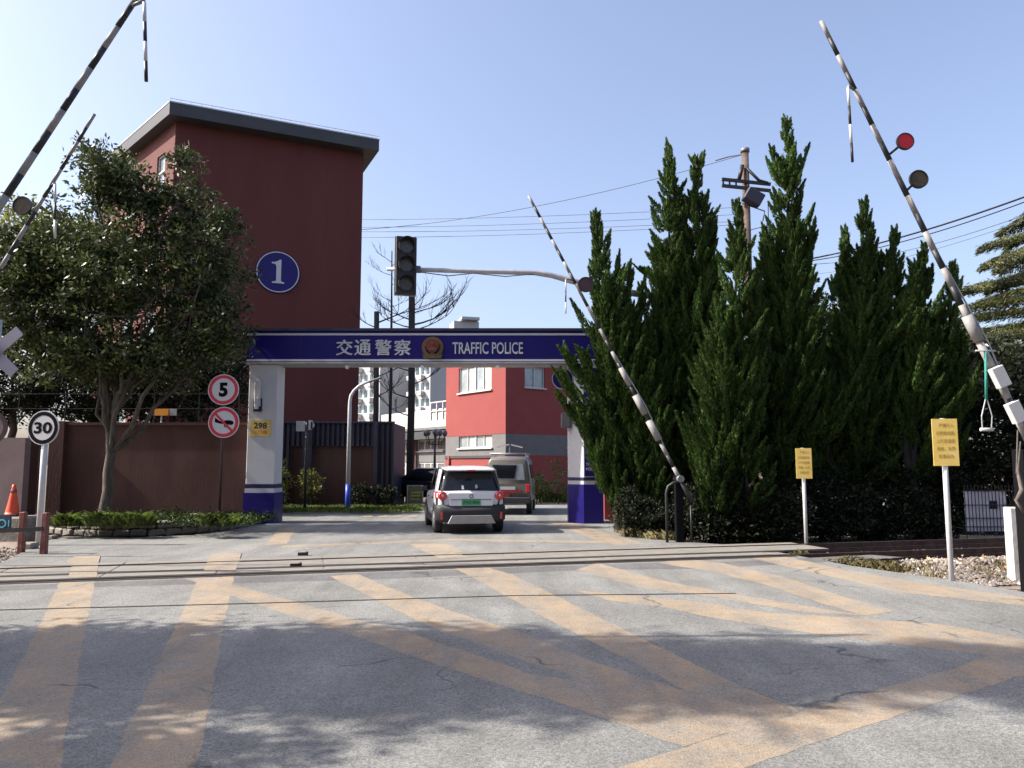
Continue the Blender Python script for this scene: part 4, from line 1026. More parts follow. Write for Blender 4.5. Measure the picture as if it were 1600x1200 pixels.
# left: magnolia in the planter
Ym = 19.3
mb0 = P(168, 800, Ym)
broad_tree('magnolia_tree', 'glossy dark evergreen magnolia standing in the stone planter left of the gate', 'magnolia', (mb0.x, Ym, 0.2), P(173, 650, Ym), 0.125,
           [blobp(190, 440, Ym, 2.1, 1.9, 2.0), blobp(100, 400, Ym, 1.5, 1.4, 1.5), blobp(60, 500, Ym, 1.6, 1.4, 1.2), blobp(270, 330, Ym + .3, 1.2, 1.2, 1.2), blobp(320, 430, Ym, 1.15, 1.3, 1.5),
            blobp(335, 520, Ym, 1.05, 1.2, 1.0), blobp(180, 290, Ym, 1.1, 1.2, 1.0), blobp(130, 560, Ym, 1.9, 1.4, .9), blobp(250, 560, Ym, 1.6, 1.3, .8), blobp(20, 420, Ym - .3, 1.2, 1.2, 1.4), blobp(145, 245, Ym, .5, .6, .45), blobp(290, 255, Ym, .45, .5, .4), blobp(345, 350, Ym, .5, .6, .6)],
           M_LM, 0.15, 2200, 27, 0.34, 31, shell=0.3, limbs=13, aspect=0.42, twigs=220)
broad_tree('broadleaf_tree', 'yellow green tree showing through the magnolia, left of the red building', 'tree', (P(60, 700, 29).x, 29, -0.2), P(70, 560, 29), 0.2,
           [blobp(50, 450, 29, 3.4, 2, 2.6), blobp(130, 420, 29, 2.2, 2, 2.6), blobp(-60, 480, 29, 3, 2, 3.5), blobp(20, 350, 29, 2.0, 1.6, 1.2)], M_LY, 0.22, 700, 20, 0.6, 32)
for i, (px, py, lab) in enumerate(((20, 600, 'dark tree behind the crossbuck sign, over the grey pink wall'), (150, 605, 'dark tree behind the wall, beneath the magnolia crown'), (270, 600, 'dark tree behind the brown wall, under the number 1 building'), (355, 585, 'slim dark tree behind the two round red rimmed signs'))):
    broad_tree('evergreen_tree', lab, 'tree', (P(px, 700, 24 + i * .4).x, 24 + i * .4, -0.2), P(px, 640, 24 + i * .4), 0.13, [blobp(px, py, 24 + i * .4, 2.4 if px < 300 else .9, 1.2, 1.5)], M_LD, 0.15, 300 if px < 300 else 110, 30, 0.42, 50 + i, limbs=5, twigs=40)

# pruned bare trees between the buildings
def bare_tree(label, px, Y, topy, r0, seed, specs, cut=False):
    pr = random.Random(seed)
    b0 = P(px, 780, Y); b0.z = -0.2; tp_ = P(px, topy, Y); tp_.x = b0.x
    t = thing('bare_tree', label, 'bare tree', tuple(b0), group='leafless trees behind the gate'); mb = MB()
    mb.tube([b0, (b0 + tp_) / 2 + Vector((0.05, 0, 0)), tp_], [r0, r0 * 0.93, r0 * (0.85 if cut else 0.3)], 9)
    mb.build('trunk', M_BARKD, t)
    br = MB()
    def grow(p, d, L, r, lev):
        pts = [p]; q = p.copy(); dd = d.copy()
        for k in range(4):
            dd = (dd + Vector((pr.uniform(-.3, .3), pr.uniform(-.3, .3), pr.uniform(-.02, .3))) * 0.6).normalized(); q = q + dd * L / 4; pts.append(q.copy())
            if lev > 0 and k >= 1:
                for _ in range(2):
                    nd = (dd + Vector((pr.uniform(-1, 1), pr.uniform(-1, 1), pr.uniform(-.1, 1.1))) * 0.8).normalized()
                    grow(q.copy(), nd, L * pr.uniform(0.4, 0.65), r * 0.5, lev - 1)
        br.tube(pts, [r, r * .85, r * .7, r * .5, r * .25], 4 if lev < 2 else 6, cap=False)
    for (py, dx, L) in specs:
        st = P(px, py, Y); st.x = b0.x
        grow(st, Vector((dx, pr.uniform(-.3, .3), 0.25)).normalized(), L, r0 * (0.2 if L < 2 else 0.28), 2)
    br.build('branches', M_BARKD, t)['kind'] = 'stuff'
bare_tree('thick sawn-off bare trunk closest to the red building', 583, 32, 487, 0.13, 3, [(505, 1, 2.0), (512, -1, .9), (590, 1, 1.2), (620, 1, 1.0)], True)
bare_tree('thin straight leafless tree between the two thick trunks', 606, 33, 392, 0.075, 4, [(430, -1, .8), (445, 1, .7), (470, -1, .9), (480, 1, .9), (505, 1, 1.1), (410, -.6, .7), (415, .8, .6), (540, -1, .8), (580, 1, .9), (640, 1, 1.0)])
bare_tree('thick leafless trunk standing behind the traffic light', 639, 34, 458, 0.17, 6, [(508, 1, 2.1), (500, -1, 1.2), (518, 1, 1.7), (490, 1, 1.4), (512, -1, 1.5), (602, 1, 1.9), (622, -1, 1.3), (650, -1, 1.3), (580, -1, 1.2)], True)

# street trees beyond the left edge of the view (they throw the shade on the road)
def shade_tree(lab, x, y, blobs, n, seed, dens=26):
    broad_tree('street_tree', lab, 'tree', (x, y, -0.1), (x, y, blobs[0][2] - blobs[0][5] * .6), 0.17, blobs, M_LM, 0.16, n, dens, 0.42, seed, shell=0.2, limbs=7, twigs=40)
shade_tree('tall street tree left of the view whose crown shades the middle of the road', -9.6, 5.9, [(-9.6, 5.7, 9.0, 2.0, 1.25, 2.6), (-9.0, 5.6, 11.6, 1.7, 0.95, 1.7), (-9.8, 5.8, 6.4, 1.8, 1.2, 1.5)], 1500, 90, 30)
shade_tree('lower street tree left of the view shading the left part of the road', -9.8, 6.8, [(-9.7, 6.3, 5.4, 1.7, 1.5, 1.8), (-9.2, 6.3, 7.4, 1.4, 1.4, 1.4)], 950, 91, 28)
shade_tree('small airy street tree left of the view, nearest the camera', -8.6, 4.1, [(-8.6, 3.9, 5.6, 1.2, 0.9, 1.1), (-8.3, 3.7, 4.2, 1.1, .8, 1.0)], 300, 92, 24)

hb = thing('street_building', 'long four storey grey brown building across the street behind the camera', 'building', (0, -20, 0))  # unseen building, added to hold back sky fill on camera-facing walls
b = MB(); b.boxb(-45, 45, -34, -20, -0.2, 15); b.build('wall', M_BROWN, hb)
b = MB(); b.boxb(-45.4, 45.4, -34.4, -19.6, 15, 15.4); b.build('roof', M_ROOF, hb)
wsrc = None
for f_ in range(4):
    for k in range(22):
        if wsrc is None:
            b = MB(); b.box((0, 0, 0), (1.8, 0.08, 1.5)); wsrc = b.build('window', M_GLASS); wsrc.parent = hb; q = wsrc
        else: q = copy_piece(wsrc, hb)
        q.location = (-42 + k * 4, 0.03, 2.0 + f_ * 3.5)
for i, x_ in enumerate((-8.5, 1.5, 10.5)):  # unseen trees, added behind the camera to cut the fill light
    shade_tree(['street tree behind the camera on the left', 'street tree straight behind the camera', 'street tree behind the camera on the right'][i], x_, -9, [(x_, -9, 7.5, 4.2, 2.5, 3.6)], 420, 95 + i, 24)

# ================================================================== UTILITY POLE + WIRES
YP = 25.0
pb = P(1172, 640, YP); pb.z = -0.2; ptop = P(1164, 236, YP)
up_ = thing('utility_pole', 'weathered concrete utility pole with crossarms rising between the junipers', 'utility pole', tuple(pb))
b = MB(); b.tube([pb, ptop], [0.19, 0.115], 14); b.build('pole', M_POLE, up_)
b = MB(); b.tube([ptop - Z3 * 0.05, ptop + Z3 * 0.08], [0.15, 0.15], 10); b.build('top_band', M_GREYM, up_)
for yy in (280, 290):
    a = P(1128, yy, YP - 0.16); c = P(1204, yy + 8, YP - 0.16); b = MB(); b.box((a + c) / 2, ((c - a).length, 0.08, 0.10), rot=(c - a).to_track_quat('X', 'Z').to_matrix()); b.build('crossarm', M_BLACK, up_)
b = MB()
for px in (1130, 1140, 1150): q = P(px, 285, YP - 0.16); b.box(q, (0.05, 0.05, 0.25))
b.build('spacer', M_BLACK, up_)
b = MB(); b.tube([P(1166, 262, YP - .18), P(1186, 282, YP - .18), P(1200, 286, YP - .18)], 0.05, 6); b.tube([P(1160, 258, YP - .16), P(1155, 280, YP - .16)], 0.07, 6); b.build('brace', M_BLACK, up_)
b = MB(); b.box(P(1177, 309, YP - .4), (0.6, 0.35, 0.45), rot=Matrix.Rotation(R(30), 3, 'Y')); tr_ = b.build('transformer', M_SLATE, up_, bevel=0.03)
b = MB(); b.tube([P(1160, 318, YP - .2), P(1195, 330, YP - .5), P(1192, 345, YP - .2)], 0.02, 5); b.tube([P(1200, 318, YP - .3), P(1201, 352, YP - .3), P(1170, 360, YP - .2)], 0.015, 5); b.build('cable_loop', M_WIRE, up_)
def wire(label, a, b_, sag, r, mt=M_WIREG, n=24):
    pts = []
    for k in range(n + 1):
        t_ = k / n; q = a.lerp(b_, t_); q.z -= sag * 4 * t_ * (1 - t_); pts.append(q)
    m_ = MB(); m_.tube(pts, r, 4); o = m_.build('overhead_wire', mt); tag(o, label, 'wire', 'overhead wires'); return o
wire('highest thin wire from the pole top down to the red building', ptop - Z3 * 0.1, P(540, 360, 34), 0.5, 0.012)
b = MB(); b.tube([P(1162, 241, YP), P(1138, 245, YP + .35), P(1118, 251, YP + 0.6)], 0.022, 5); b.build('insulator_string', M_WIRE, up_)
for i, (ya, yb, lab) in enumerate(((343, 323, 'topmost of the near-level wires behind the traffic light'), (355, 334, 'second of the near-level wires behind the traffic light'), (362, 345, 'third of the near-level wires behind the traffic light'), (371, 350, 'lowest of the near-level wires behind the traffic light'))):
    wire(lab, P(560, ya, 40), P(1168, yb, 26), 0.12, 0.011)
wire('thick black cable climbing to the right edge behind the barrier arm', P(1240, 409, 26), P(1720, 262, 17), 0.25, 0.026, M_WIRE)
wire('second black cable close beneath the thick one at the right', P(1240, 411, 26), P(1720, 268, 17), 0.33, 0.016, M_WIRE)
wire('thin lower wire at the right edge, sagging below the thick cable', P(1240, 414, 26), P(1720, 288, 17), 0.45, 0.010, M_WIREG)
wire('thinnest lowest wire at the right, crossing the barrier arm', P(1240, 432, 26), P(1720, 298, 17), 0.35, 0.007, M_WIREG)

# ================================================================== TRAFFIC LIGHT ON MAST ARM
YT = 18.0
yaw = R(16)   # lenses look slightly to the right of the camera
tc_ = P(633.5, 416, YT)
tl = thing('traffic_light', 'unlit black three lens traffic light hanging on the end of the grey mast arm', 'traffic light', tuple(tc_))
rz_ = Matrix.Rotation(yaw, 3, 'Z'); tx, ty = rz_ @ X3, rz_ @ (-Y3)
b = MB(); b.box(tc_, (0.50, 0.26, 1.40), rot=rz_); b.build('housing', M_BLACK, tl, bevel=0.02)
b = MB(); b.box(tc_ + ty * 0.0 - ty * 0.02, (0.53, 0.05, 1.44), rot=rz_); b.build('housing_rim', M_GALV, tl)
for k in (-1, 0, 1):
    c = tc_ + Z3 * (0.455 * k) + ty * 0.13
    b = MB(); b.disc(0.165, c, tx, Z3, ty, 0.02, 28); lens = b.build('lens', mat('grey_lens', (0.06, 0.055, 0.05), 0.25, spec=0.6, var=0.2, scale=30), tl)
    b = MB(); n_ = 18
    vs = []; 
    for j in range(n_ + 1):
        a = R(-35 + 250 * j / n_); d_ = tx * math.cos(a) + Z3 * math.sin(a)
        for rr, dd in ((0.175, 0.0), (0.175, 0.24 if 30 < (-35 + 250 * j / n_) < 150 else 0.12), (0.19, 0.24 if 30 < (-35 + 250 * j / n_) < 150 else 0.12), (0.19, 0.0)): vs.append(c + d_ * rr + ty * dd)
    b.add(vs, [(4 * j + q, 4 * (j + 1) + q, 4 * (j + 1) + (q + 1) % 4, 4 * j + (q + 1) % 4) for j in range(n_) for q in range(4)]); b.build('visor', M_BLACK, tl)
ma = thing('mast_arm', 'grey curved mast arm reaching left from the junipers to the traffic light', 'mast arm', tuple(Vector((P(1064, 800, YT).x, YT + .95, 0))))
b = MB(); pts = [P(605, 420.5, YT + .18), P(655, 421.5, YT + .18), P(750, 424, YT + .2), (P(835, 426, YT + .2)), P(862, 430, YT + .22), P(890, 438, YT + .25), P(940, 450, YT + .3), P(1064, 470, YT + .95)]
b.tube(pts, [0.045, 0.055, 0.06, 0.065, 0.07, 0.075, 0.08, 0.09], 10); b.build('arm', M_GALV, ma)
b = MB(); b.tube([(P(1064, 800, YT).x, YT + .95, -0.2), (P(1064, 800, YT).x, YT + .95, 5.75)], [0.13, 0.10], 12); b.build('post', M_GALV, ma)
b = MB(); b.tube([P(655, 425, YT + .12), P(700, 431, YT + .12), P(740, 427, YT + .12), P(790, 432, YT + .12), P(835, 428, YT + .12)], 0.012, 4); b.build('cable', M_WIRE, ma)
b = MB(); b.box(P(646, 421, YT + .15), (0.35, 0.16, 0.14)); b.build('clamp', M_GREYM, ma)

# ================================================================== RAILWAY BARRIERS
def barrier(label, tip, piv, Y, seglen, r_tip, r_base, pendant=None, discs=(), weights=(), jackets=(), stand_w=0.2, first_white=True, hoop=False):
    r_tip *= 0.8; r_base *= 0.85
    p_tip = P(*tip, Y); p_piv = P(*piv, Y); L = (p_tip - p_piv).length; d = (p_tip - p_piv) / L
    base = Vector((p_piv.x, Y + 0.12, 0))
    t = thing('railway_barrier', label, 'railway barrier', tuple(base), group='raised black and white railway barriers')
    m_ = MB(); n = int(L / seglen)
    for k in range(n):
        a = p_tip - d * (L * k / n); b_ = p_tip - d * (L * (k + 1) / n); ra_ = r_tip + (r_base - r_tip) * k / n; rb_ = r_tip + (r_base - r_tip) * (k + 1) / n
        m_.mi = (k + (0 if first_white else 1)) % 2
        m_.tube([a, b_], [ra_, rb_], 10)
    m_.build('arm', [M_WHITED, M_BLACK], t)
    if pendant:
        (ax, ay), (bx, by), nseg, rr = pendant
        a = P(ax, ay, Y - .05); e_ = P(bx, by, Y - .05); m_ = MB()
        for k in range(nseg):
            m_.mi = k % 2; m_.tube([a.lerp(e_, k / nseg), a.lerp(e_, (k + 1) / nseg)], rr, 8)
        pn = m_.build('hanging_rod', [M_WHITE, M_BLACK], t)
        s_ = (a.z - p_piv.z) / d.z; m_ = MB(); m_.tube([p_piv + d * s_, a + Z3 * 0.02], 0.018, 6); m_.build('hook', M_GREYM, pn)
    for (cx, cy, rr, mt_) in discs:
        c = P(cx, cy, Y - 0.03); s_ = (c - p_piv).dot(d); foot = p_piv + d * (s_ )
        m_ = MB(); m_.disc(rr, c, X3, Z3, -Y3, 0.03, 28); dd = m_.build('target_disc', mt_, t)
        m_ = MB(); m_.ring(rr * 0.93, rr * 1.03, c, X3, Z3, -Y3, 0.04, 28); m_.build('disc_rim', M_BLACK, dd)
        m_ = MB(); m_.tube([foot - d * 0.08, c + Vector((0, 0.02, 0))], 0.018, 6); m_.build('disc_bracket', M_BLACK, dd)
    rt = Matrix((d.cross(Y3).normalized(), Y3, d)).transposed()
    for (cx, cy, w_, h_) in weights:
        c = P(cx, cy, Y - 0.12); m_ = MB(); m_.box(c, (w_, 0.10, h_), rot=rt); m_.build('counterweight', M_WHITE, t, bevel=0.006)
    for (s0, s1, rr) in jackets:
        m_ = MB(); m_.tube([p_piv + d * s0, p_piv + d * s1], rr, 10); m_.build('arm_jacket', M_WHITED, t)
    m_ = MB(); off = Vector((0.10, -0.02, 0)) ; m_.tube([p_piv + d * 0.2, p_piv + d * (L * 0.25) + off * 1.0, p_piv + d * (L * 0.52)], 0.012, 5); m_.build('stay_wire', M_GALV, t)
    m_ = MB(); m_.boxb(base.x - stand_w / 2, base.x + stand_w / 2, Y + 0.02, Y + 0.25, -0.2, p_piv.z + 0.08); m_.build('stand', M_INK, t, bevel=0.01)
    m_ = MB(); m_.tube([p_piv + Vector((0, -0.14, 0)), p_piv + Vector((0, 0.3, 0))], 0.07, 12); m_.build('pivot', M_GREYM, t)
    m_ = MB(); m_.tube([p_piv, p_piv - d * 0.55], [r_base * 1.1, r_base * 1.2], 8); m_.build('arm_tail', M_BLACK, t)
    if hoop:
        m_ = MB(); h0 = base + Vector((-0.28, -0.1, 0)); m_.tube([h0, h0 + Z3 * 1.0, h0 + Vector((0.04, 0, 1.14)), h0 + Vector((0.16, 0, 1.22)), h0 + Vector((0.26, 0, 1.22))], 0.03, 8)
        m_.tube([base + Vector((0.22, -0.1, 0)), base + Vector((0.22, -0.1, 0.75))], 0.022, 6); m_.build('guard_hoop', M_BLACK, t)
    return t, p_piv, d
M_DKDISC = mat('faded_disc', (0.075, 0.06, 0.035), 0.6, var=0.35, scale=8)
M_MAROON = mat('maroon_disc', (0.05, 0.025, 0.03), 0.5, var=0.3)
b4, pv4, d4 = barrier('nearest right barrier arm, raised, with red disc and hanging striped rod', (1283, 33), (1618, 712), 9.9, 0.262, 0.036, 0.055,
        pendant=((1325, 137), (1332, 253), 4, 0.019), discs=((1413, 222, .112, M_REDP), (1434, 281, .12, M_DKDISC)), weights=((1562, 589, .16, .27), (1587, 644, .16, .27)), jackets=((1.62, 1.98, .068), (1.15, 1.62, .05)), stand_w=0.3)
q0 = P(1540, 548, 9.85); m_ = MB(); m_.tube([q0, P(1541, 625, 9.85)], 0.016, 6); rope = m_.build('pull_rope', M_ROPE, b4)
m_ = MB(); m_.tube([P(1541, 620, 9.85), P(1534, 650, 9.85), P(1535, 668, 9.85)], 0.008, 5); m_.tube([P(1541, 620, 9.85), P(1550, 650, 9.85), P(1549, 668, 9.85)], 0.008, 5)
m_.build('rope_fork', M_GALV, rope)
m_ = MB(); m_.tube([P(1532, 671, 9.85), P(1552, 671, 9.85)], 0.022, 8); m_.build('pull_handle', M_WHITE, rope)
m_ = MB(); m_.tube([P(1524, 548, 9.85), P(1556, 548, 9.85)], 0.012, 6); m_.build('rope_bracket', M_GALV, rope)
m_ = MB(); m_.tube([P(1594, 690, 9.6), P(1590, 735, 9.6), P(1597, 765, 9.6), P(1588, 782, 9.6), P(1599, 800, 9.6)], [.01, .02, .03, .022, .02], 7); m_.tube([P(1590, 672, 9.6), P(1588, 740, 9.6)], 0.008, 5); m_.build('cable_bundle', mat('frayed_wrap', (0.13, 0.11, 0.1), 0.9, var=0.4, scale=10), b4)
barrier('right barrier beyond the tracks, arm raised in front of the juniper, short hanging rod', (826, 306), (1062, 748), 16.0, 0.262, 0.036, 0.05,
        pendant=((884, 437), (884, 490), 3, 0.015), discs=((915, 445, .16, M_MAROON),), weights=(), jackets=((.9, 1.35, .075), (1.5, 1.95, .07), (2.2, 2.6, .055)), stand_w=0.15, hoop=True)
barrier('nearest left barrier arm, leaving the picture at the top with a striped rod', (226, -22), (-290, 762), 7.1, 0.235, 0.034, 0.055,
        pendant=((225.5, 4), (228.5, 127), 4, 0.018), discs=(), stand_w=0.3)
barrier('left barrier beyond the tracks, thin raised arm crossing the magnolia crown', (148, 178), (-196, 742), 12.2, 0.262, 0.034, 0.05,
        pendant=((86, 288), (86, 372), 3, 0.02), discs=((36, 322, .15, M_DKDISC),), stand_w=0.3)

# crossbuck at the left edge
Yc = 11.5
cc = P(-9, 550, Yc)
cb = thing('crossbuck', 'pale railway crossbuck cut off by the left edge of the picture', 'crossbuck sign', (cc.x, Yc, 0))
for sgn in (-1, 1):
    rt = Matrix.Rotation(R(42) * sgn, 3, 'Y'); m_ = MB(); m_.box(cc + Vector((0, -0.03 * (sgn + 1), 0)), (0.98, 0.02, 0.17), rot=rt); m_.build('board', mat('crossbuck_white', (0.30, 0.28, 0.34), 0.5, var=0.08, dirt=((0.3, 0.28, 0.3), .4)), cb)
m_ = MB(); m_.tube([(cc.x, Yc + .06, -0.2), (cc.x, Yc + .06, cc.z + .5)], 0.045, 8); m_.build('post', M_GALV, cb)
m_ = MB(); m_.disc(0.12, cc + Vector((0, -0.075, 0)), X3, Z3, -Y3, 0.03, 20); m_.build('hub_disc', M_NAVY, cb)
q = P(-13, 668, 13.5)
sg = thing('round_plate_sign', 'maroon rimmed round sign half outside the left edge, below the crossbuck', 'sign', (q.x, 13.5, 0))
m_ = MB(); m_.ring(0.22, 0.29, q, X3, Z3, -Y3, 0.03, 28); m_.build('rim', M_MAROON, sg)
m_ = MB(); m_.disc(0.22, q, X3, Z3, -Y3, 0.02, 28); m_.build('face', M_GREYP, sg)
m_ = MB(); m_.tube([(q.x, 13.53, -0.2), (q.x, 13.53, q.z)], 0.035, 8); m_.build('post', M_GREYM, sg)

# ================================================================== ROUND ROAD SIGNS
def round_sign(label, c, r, kind, pole_r, pole_mt, rot=0.0, th=0.02):
    rzm = Matrix.Rotation(rot, 3, 'Z'); ux, nn = rzm @ X3, rzm @ (-Y3)
    return ux, nn
Y30 = 15.4
c = P(68.5, 668.5, Y30)
s30 = thing('speed_sign', 'round white sign reading 30 with black ring on a white post', 'road sign', (c.x, Y30, 0))
rzm = Matrix.Rotation(R(-8), 3, 'Z'); ux, nn = rzm @ X3, rzm @ (-Y3)
rr = 0.345
m_ = MB(); m_.disc(rr, c, ux, Z3, nn, 0.02, 40); m_.build('face', M_SIGNW, s30)
m_ = MB(); m_.ring(rr * 0.72, rr * 0.94, c + nn * 0.02, ux, Z3, nn, 0.004, 40); m_.build('black_ring', M_INK, s30)
text_mesh('numerals', '30', c + nn * 0.02, ux, Z3, nn, 0.235, M_INK, s30, width=0.40, bold=0.035, depth=0.004)
m_ = MB(); bt = Vector((c.x - 0.02, Y30 + .06, 0.0)); m_.tube([Vector((c.x, Y30 + 0.06, -0.1)), Vector((c.x, Y30 + 0.06, c.z + 0.2))], 0.055, 12); m_.build('post', M_WHITE, s30)
Y5 = 19.0
c5 = P(349.5, 609, Y5); ch_ = P(350, 660, Y5)
s5 = thing('twin_sign', 'post with a red rimmed 5 sign above a crossed-out horn sign', 'road sign', (c5.x, Y5, 0))
for nm, cc_ in (('limit_disc', c5), ('no_horn_disc', ch_)):
    rr = 0.385
    m_ = MB(); m_.disc(rr, cc_, X3, Z3, -Y3, 0.02, 40); dsk = m_.build(nm, M_SIGNW, s5)
    m_ = MB(); m_.ring(rr * 0.74, rr * 0.94, cc_ - Y3 * 0.02, X3, Z3, -Y3, 0.004, 40); m_.build('red_ring', M_REDRING, dsk)
    if nm == 'limit_disc': text_mesh('numeral', '5', cc_ - Y3 * 0.02, X3, Z3, -Y3, 0.36, M_INK, dsk, width=0.22, bold=0.05, depth=0.004)
    else:
        m_ = MB()
        m_.plate([(-.22, .11), (-.20, .11), (-.10, .03), (.10, .055), (.19, .045), (.24, .02), (.24, -.04), (.19, -.065), (.10, -.05), (-.10, -.03), (-.20, .0), (-.22, .0)], cc_ - Y3 * 0.02, X3, Z3, -Y3, 0.004)
        m_.ring(0.035, 0.055, cc_ - Y3 * 0.0215 + Vector((0.06, 0, -0.07)), X3, Z3, -Y3, 0.003, 16); m_.build('horn_symbol', M_INK, dsk)
        rt = Matrix.Rotation(R(45), 3, 'Y'); m_ = MB(); m_.box(cc_ - Y3 * 0.028, (0.60, 0.004, 0.055), rot=rt); m_.build('red_bar', M_REDRING, dsk)
m_ = MB(); m_.tube([(c5.x - .01, Y5 + .05, 0), (c5.x, Y5 + .05, c5.z + .2)], 0.035, 10); m_.build('post', mat('brown_post', (0.06, 0.03, 0.025), .7, var=.3), s5)

# yellow warning boards
def yboard(label, cpx, cpy, Y, w_, h_, basepx, basepy, rot):
    c = P(cpx, cpy, Y); rzm = Matrix.Rotation(rot, 3, 'Z'); ux, nn = rzm @ X3, rzm @ (-Y3)
    gb = P(basepx, basepy, Y)
    t = thing('warning_board', label, 'warning sign', (gb.x, Y, 0), group='yellow warning boards by the tracks')
    m_ = MB(); m_.box(c, (w_, 0.015, h_), rot=rzm); m_.build('board', M_YEL, t)
    lines = ['严禁行人', '在铁路线路', '上行走逗留', '违者，处罚', '后果自负']
    for i, s_ in enumerate(lines):
        text_mesh('lettering', s_, c + nn * 0.008 + Z3 * (h_ * (0.36 - 0.165 * i)) + ux * (0.02 if i == 0 else 0), ux, Z3, nn, h_ * 0.085, M_OLIVE, t, width=w_ * (0.72 if len(s_) > 4 else 0.6), bold=0.01, depth=0.003)
    m_ = MB(); m_.tube([(gb.x, Y + .04, -0.2), (P(cpx, cpy, Y).x, Y + .04, c.z + h_ * .51)], 0.036, 12); m_.build('post', M_WHITE, t)
yboard('larger yellow warning board on a leaning white post beside the gravel', 1477, 691, 10.75, 0.33, 0.655, 1489.5, 905, R(-9))
yboard('smaller yellow warning board on a white post in the shade across the rails', 1256, 724, 15.6, 0.31, 0.61, 1261, 846, R(-6))

# ================================================================== LEFT SMALL THINGS
q = P(19, 806, 17.0); base_c = Vector((q.x, 17.0, q.z))
cn = thing('traffic_cone', 'worn orange red traffic cone standing on a stone block at the far left', 'traffic cone', tuple(base_c))
m_ = MB(); zz = [0, .04, .041, .1, .25, .45, .60, .68]; rr_ = [.2, .2, .15, .135, .105, .07, .045, .035]
m_.tube([base_c + Z3 * a for a in zz], rr_, 16); m_.build('cone_body', M_CONE, cn)
m_ = MB(); m_.box(base_c + Z3 * 0.02, (0.40, 0.40, 0.045)); m_.build('cone_base', M_RUBBER, cn)
m_ = MB(); m_.tube([base_c + Z3 * .50, base_c + Z3 * .58], [.066, .052], 16); m_.build('worn_band', M_WOODR, cn)
m_ = MB(); m_.box((base_c.x - .1, 17.05, base_c.z / 2 - .1), (1.1, 0.6, base_c.z + .19)); o = m_.build('stone_block', M_STONE, bevel=0.04); tag(o, 'low rough stone block under the traffic cone', 'stone block')
# old barricade
Yb = 14.0
bb0 = thing('barricade', 'old red painted post and rail barricade at the left edge', 'barricade', (P(68, 860, Yb).x, Yb, 0))
for px, hpy in ((69, 801), (20, 800)):
    q = P(px, hpy, Yb if px > 40 else Yb + .25); x_ = P(px, 850, Yb).x
    m_ = MB(); m_.box((x_, q.y, (q.z - 0.1) / 2), (0.105, 0.105, q.z + 0.1)); m_.build('post', M_WOODR, bb0, bevel=0.012)
m_ = MB(); a = P(-60, 832, Yb); c = P(69, 826, Yb - .07); m_.box((a + c) / 2 - Y3 * .03, ((c - a).length, 0.04, 0.075), rot=(c - a).to_track_quat('X', 'Z').to_matrix()); m_.build('rail', M_BLACK, bb0)
m_ = MB(); m_.box(P(-10, 818, Yb - .04), (0.62, 0.03, 0.30)); m_.build('board', M_BOARD, bb0)
m_ = MB(); q = P(3, 818, Yb - .06); m_.ring(0.055, 0.08, q, X3, Z3, -Y3, 0.004, 16); m_.box(q + Vector((.12, 0, 0)), (.02, .004, .12)); m_.build('graffiti', M_CYAN, bb0)
for i, (px, py, s_) in enumerate(((48, 857, .17), (82, 842, .12), (35, 826, .2), (50, 812, .16))):
    q = G(px, py); m_ = MB(); m_.box(q + Z3 * s_ * .3, (s_ * 1.6, s_, s_ * .7), rnd.uniform(0, 2)); o = m_.build('rubble_block', M_STONE, bevel=s_ * .12)
    tag(o, ['grey rubble block by the foot of the barricade post', 'small rubble block right of the barricade post', 'rubble block behind the barricade rail', 'rubble block at the foot of the 30 sign post'][i], 'rubble')
c = P(252, 644, 22.6)
ol = thing('orange_lamp_sign', 'small orange plate glimpsed over the brown wall behind the magnolia trunk', 'sign', tuple(c))
m_ = MB(); m_.box(c, (0.42, 0.05, 0.2)); m_.build('plate', mat('orange_plate', (0.75, 0.3, 0.03), .5, var=.1), ol)
m_ = MB(); m_.box(c + Vector((.34, .02, 0)), (0.2, 0.05, 0.2)); m_.build('grey_plate', M_GALV, ol)
m_ = MB(); m_.tube([c + Vector((0, .04, -2.6)), c + Vector((0, .04, .1))], .03, 6); m_.build('post', M_GREYM, ol)

# white gridded panel and concrete post at right
Yq = 17.6
a = P(1507, 768, Yq); c = P(1576, 830, Yq)
wp = thing('gridded_panel', 'white sheet panel behind a dark wire grid across the tracks at the right', 'panel', (a.x, Yq, 0))
m_ = MB(); m_.boxb(a.x, c.x, Yq, Yq + .03, c.z, a.z); m_.build('sheet', mat('panel_white', (0.62, 0.63, 0.72), .5, var=.1, dirt=((.3, .3, .35), .5), dscale=3), wp)
bar0 = None
for k in range(26):
    x_ = a.x - .02 + k * 0.078
    m_ = MB(); 
    if bar0 is None: m_.box((0, 0, 0), (0.014, 0.014, a.z - c.z + .5)); bar0 = m_.build('grid_bar', M_BLACK); bar0.parent = wp; q = bar0
    else: q = copy_piece(bar0, wp)
    q.location = (x_ - a.x, -0.03, (a.z + c.z) / 2 - .1)
m_ = MB()
for z_ in (a.z + .02, (a.z * .66 + c.z * .34), (a.z * .33 + c.z * .67), c.z + .1): m_.boxb(a.x - .05, a.x + 2.0, Yq - .055, Yq - .04, z_ - .01, z_ + .01)
m_.build('grid_rail', M_BLACK, wp)
m_ = MB(); m_.boxb(a.x + .55, a.x + .72, Yq - .012, Yq - .002, c.z + .5, c.z + .68); m_.build('sticker', M_NAVY, wp)
m_ = MB(); m_.boxb(a.x, c.x + .4, Yq - .1, Yq + .3, -.24, -.02); m_.build('plinth', M_CONC, wp)
Yk = 11.4
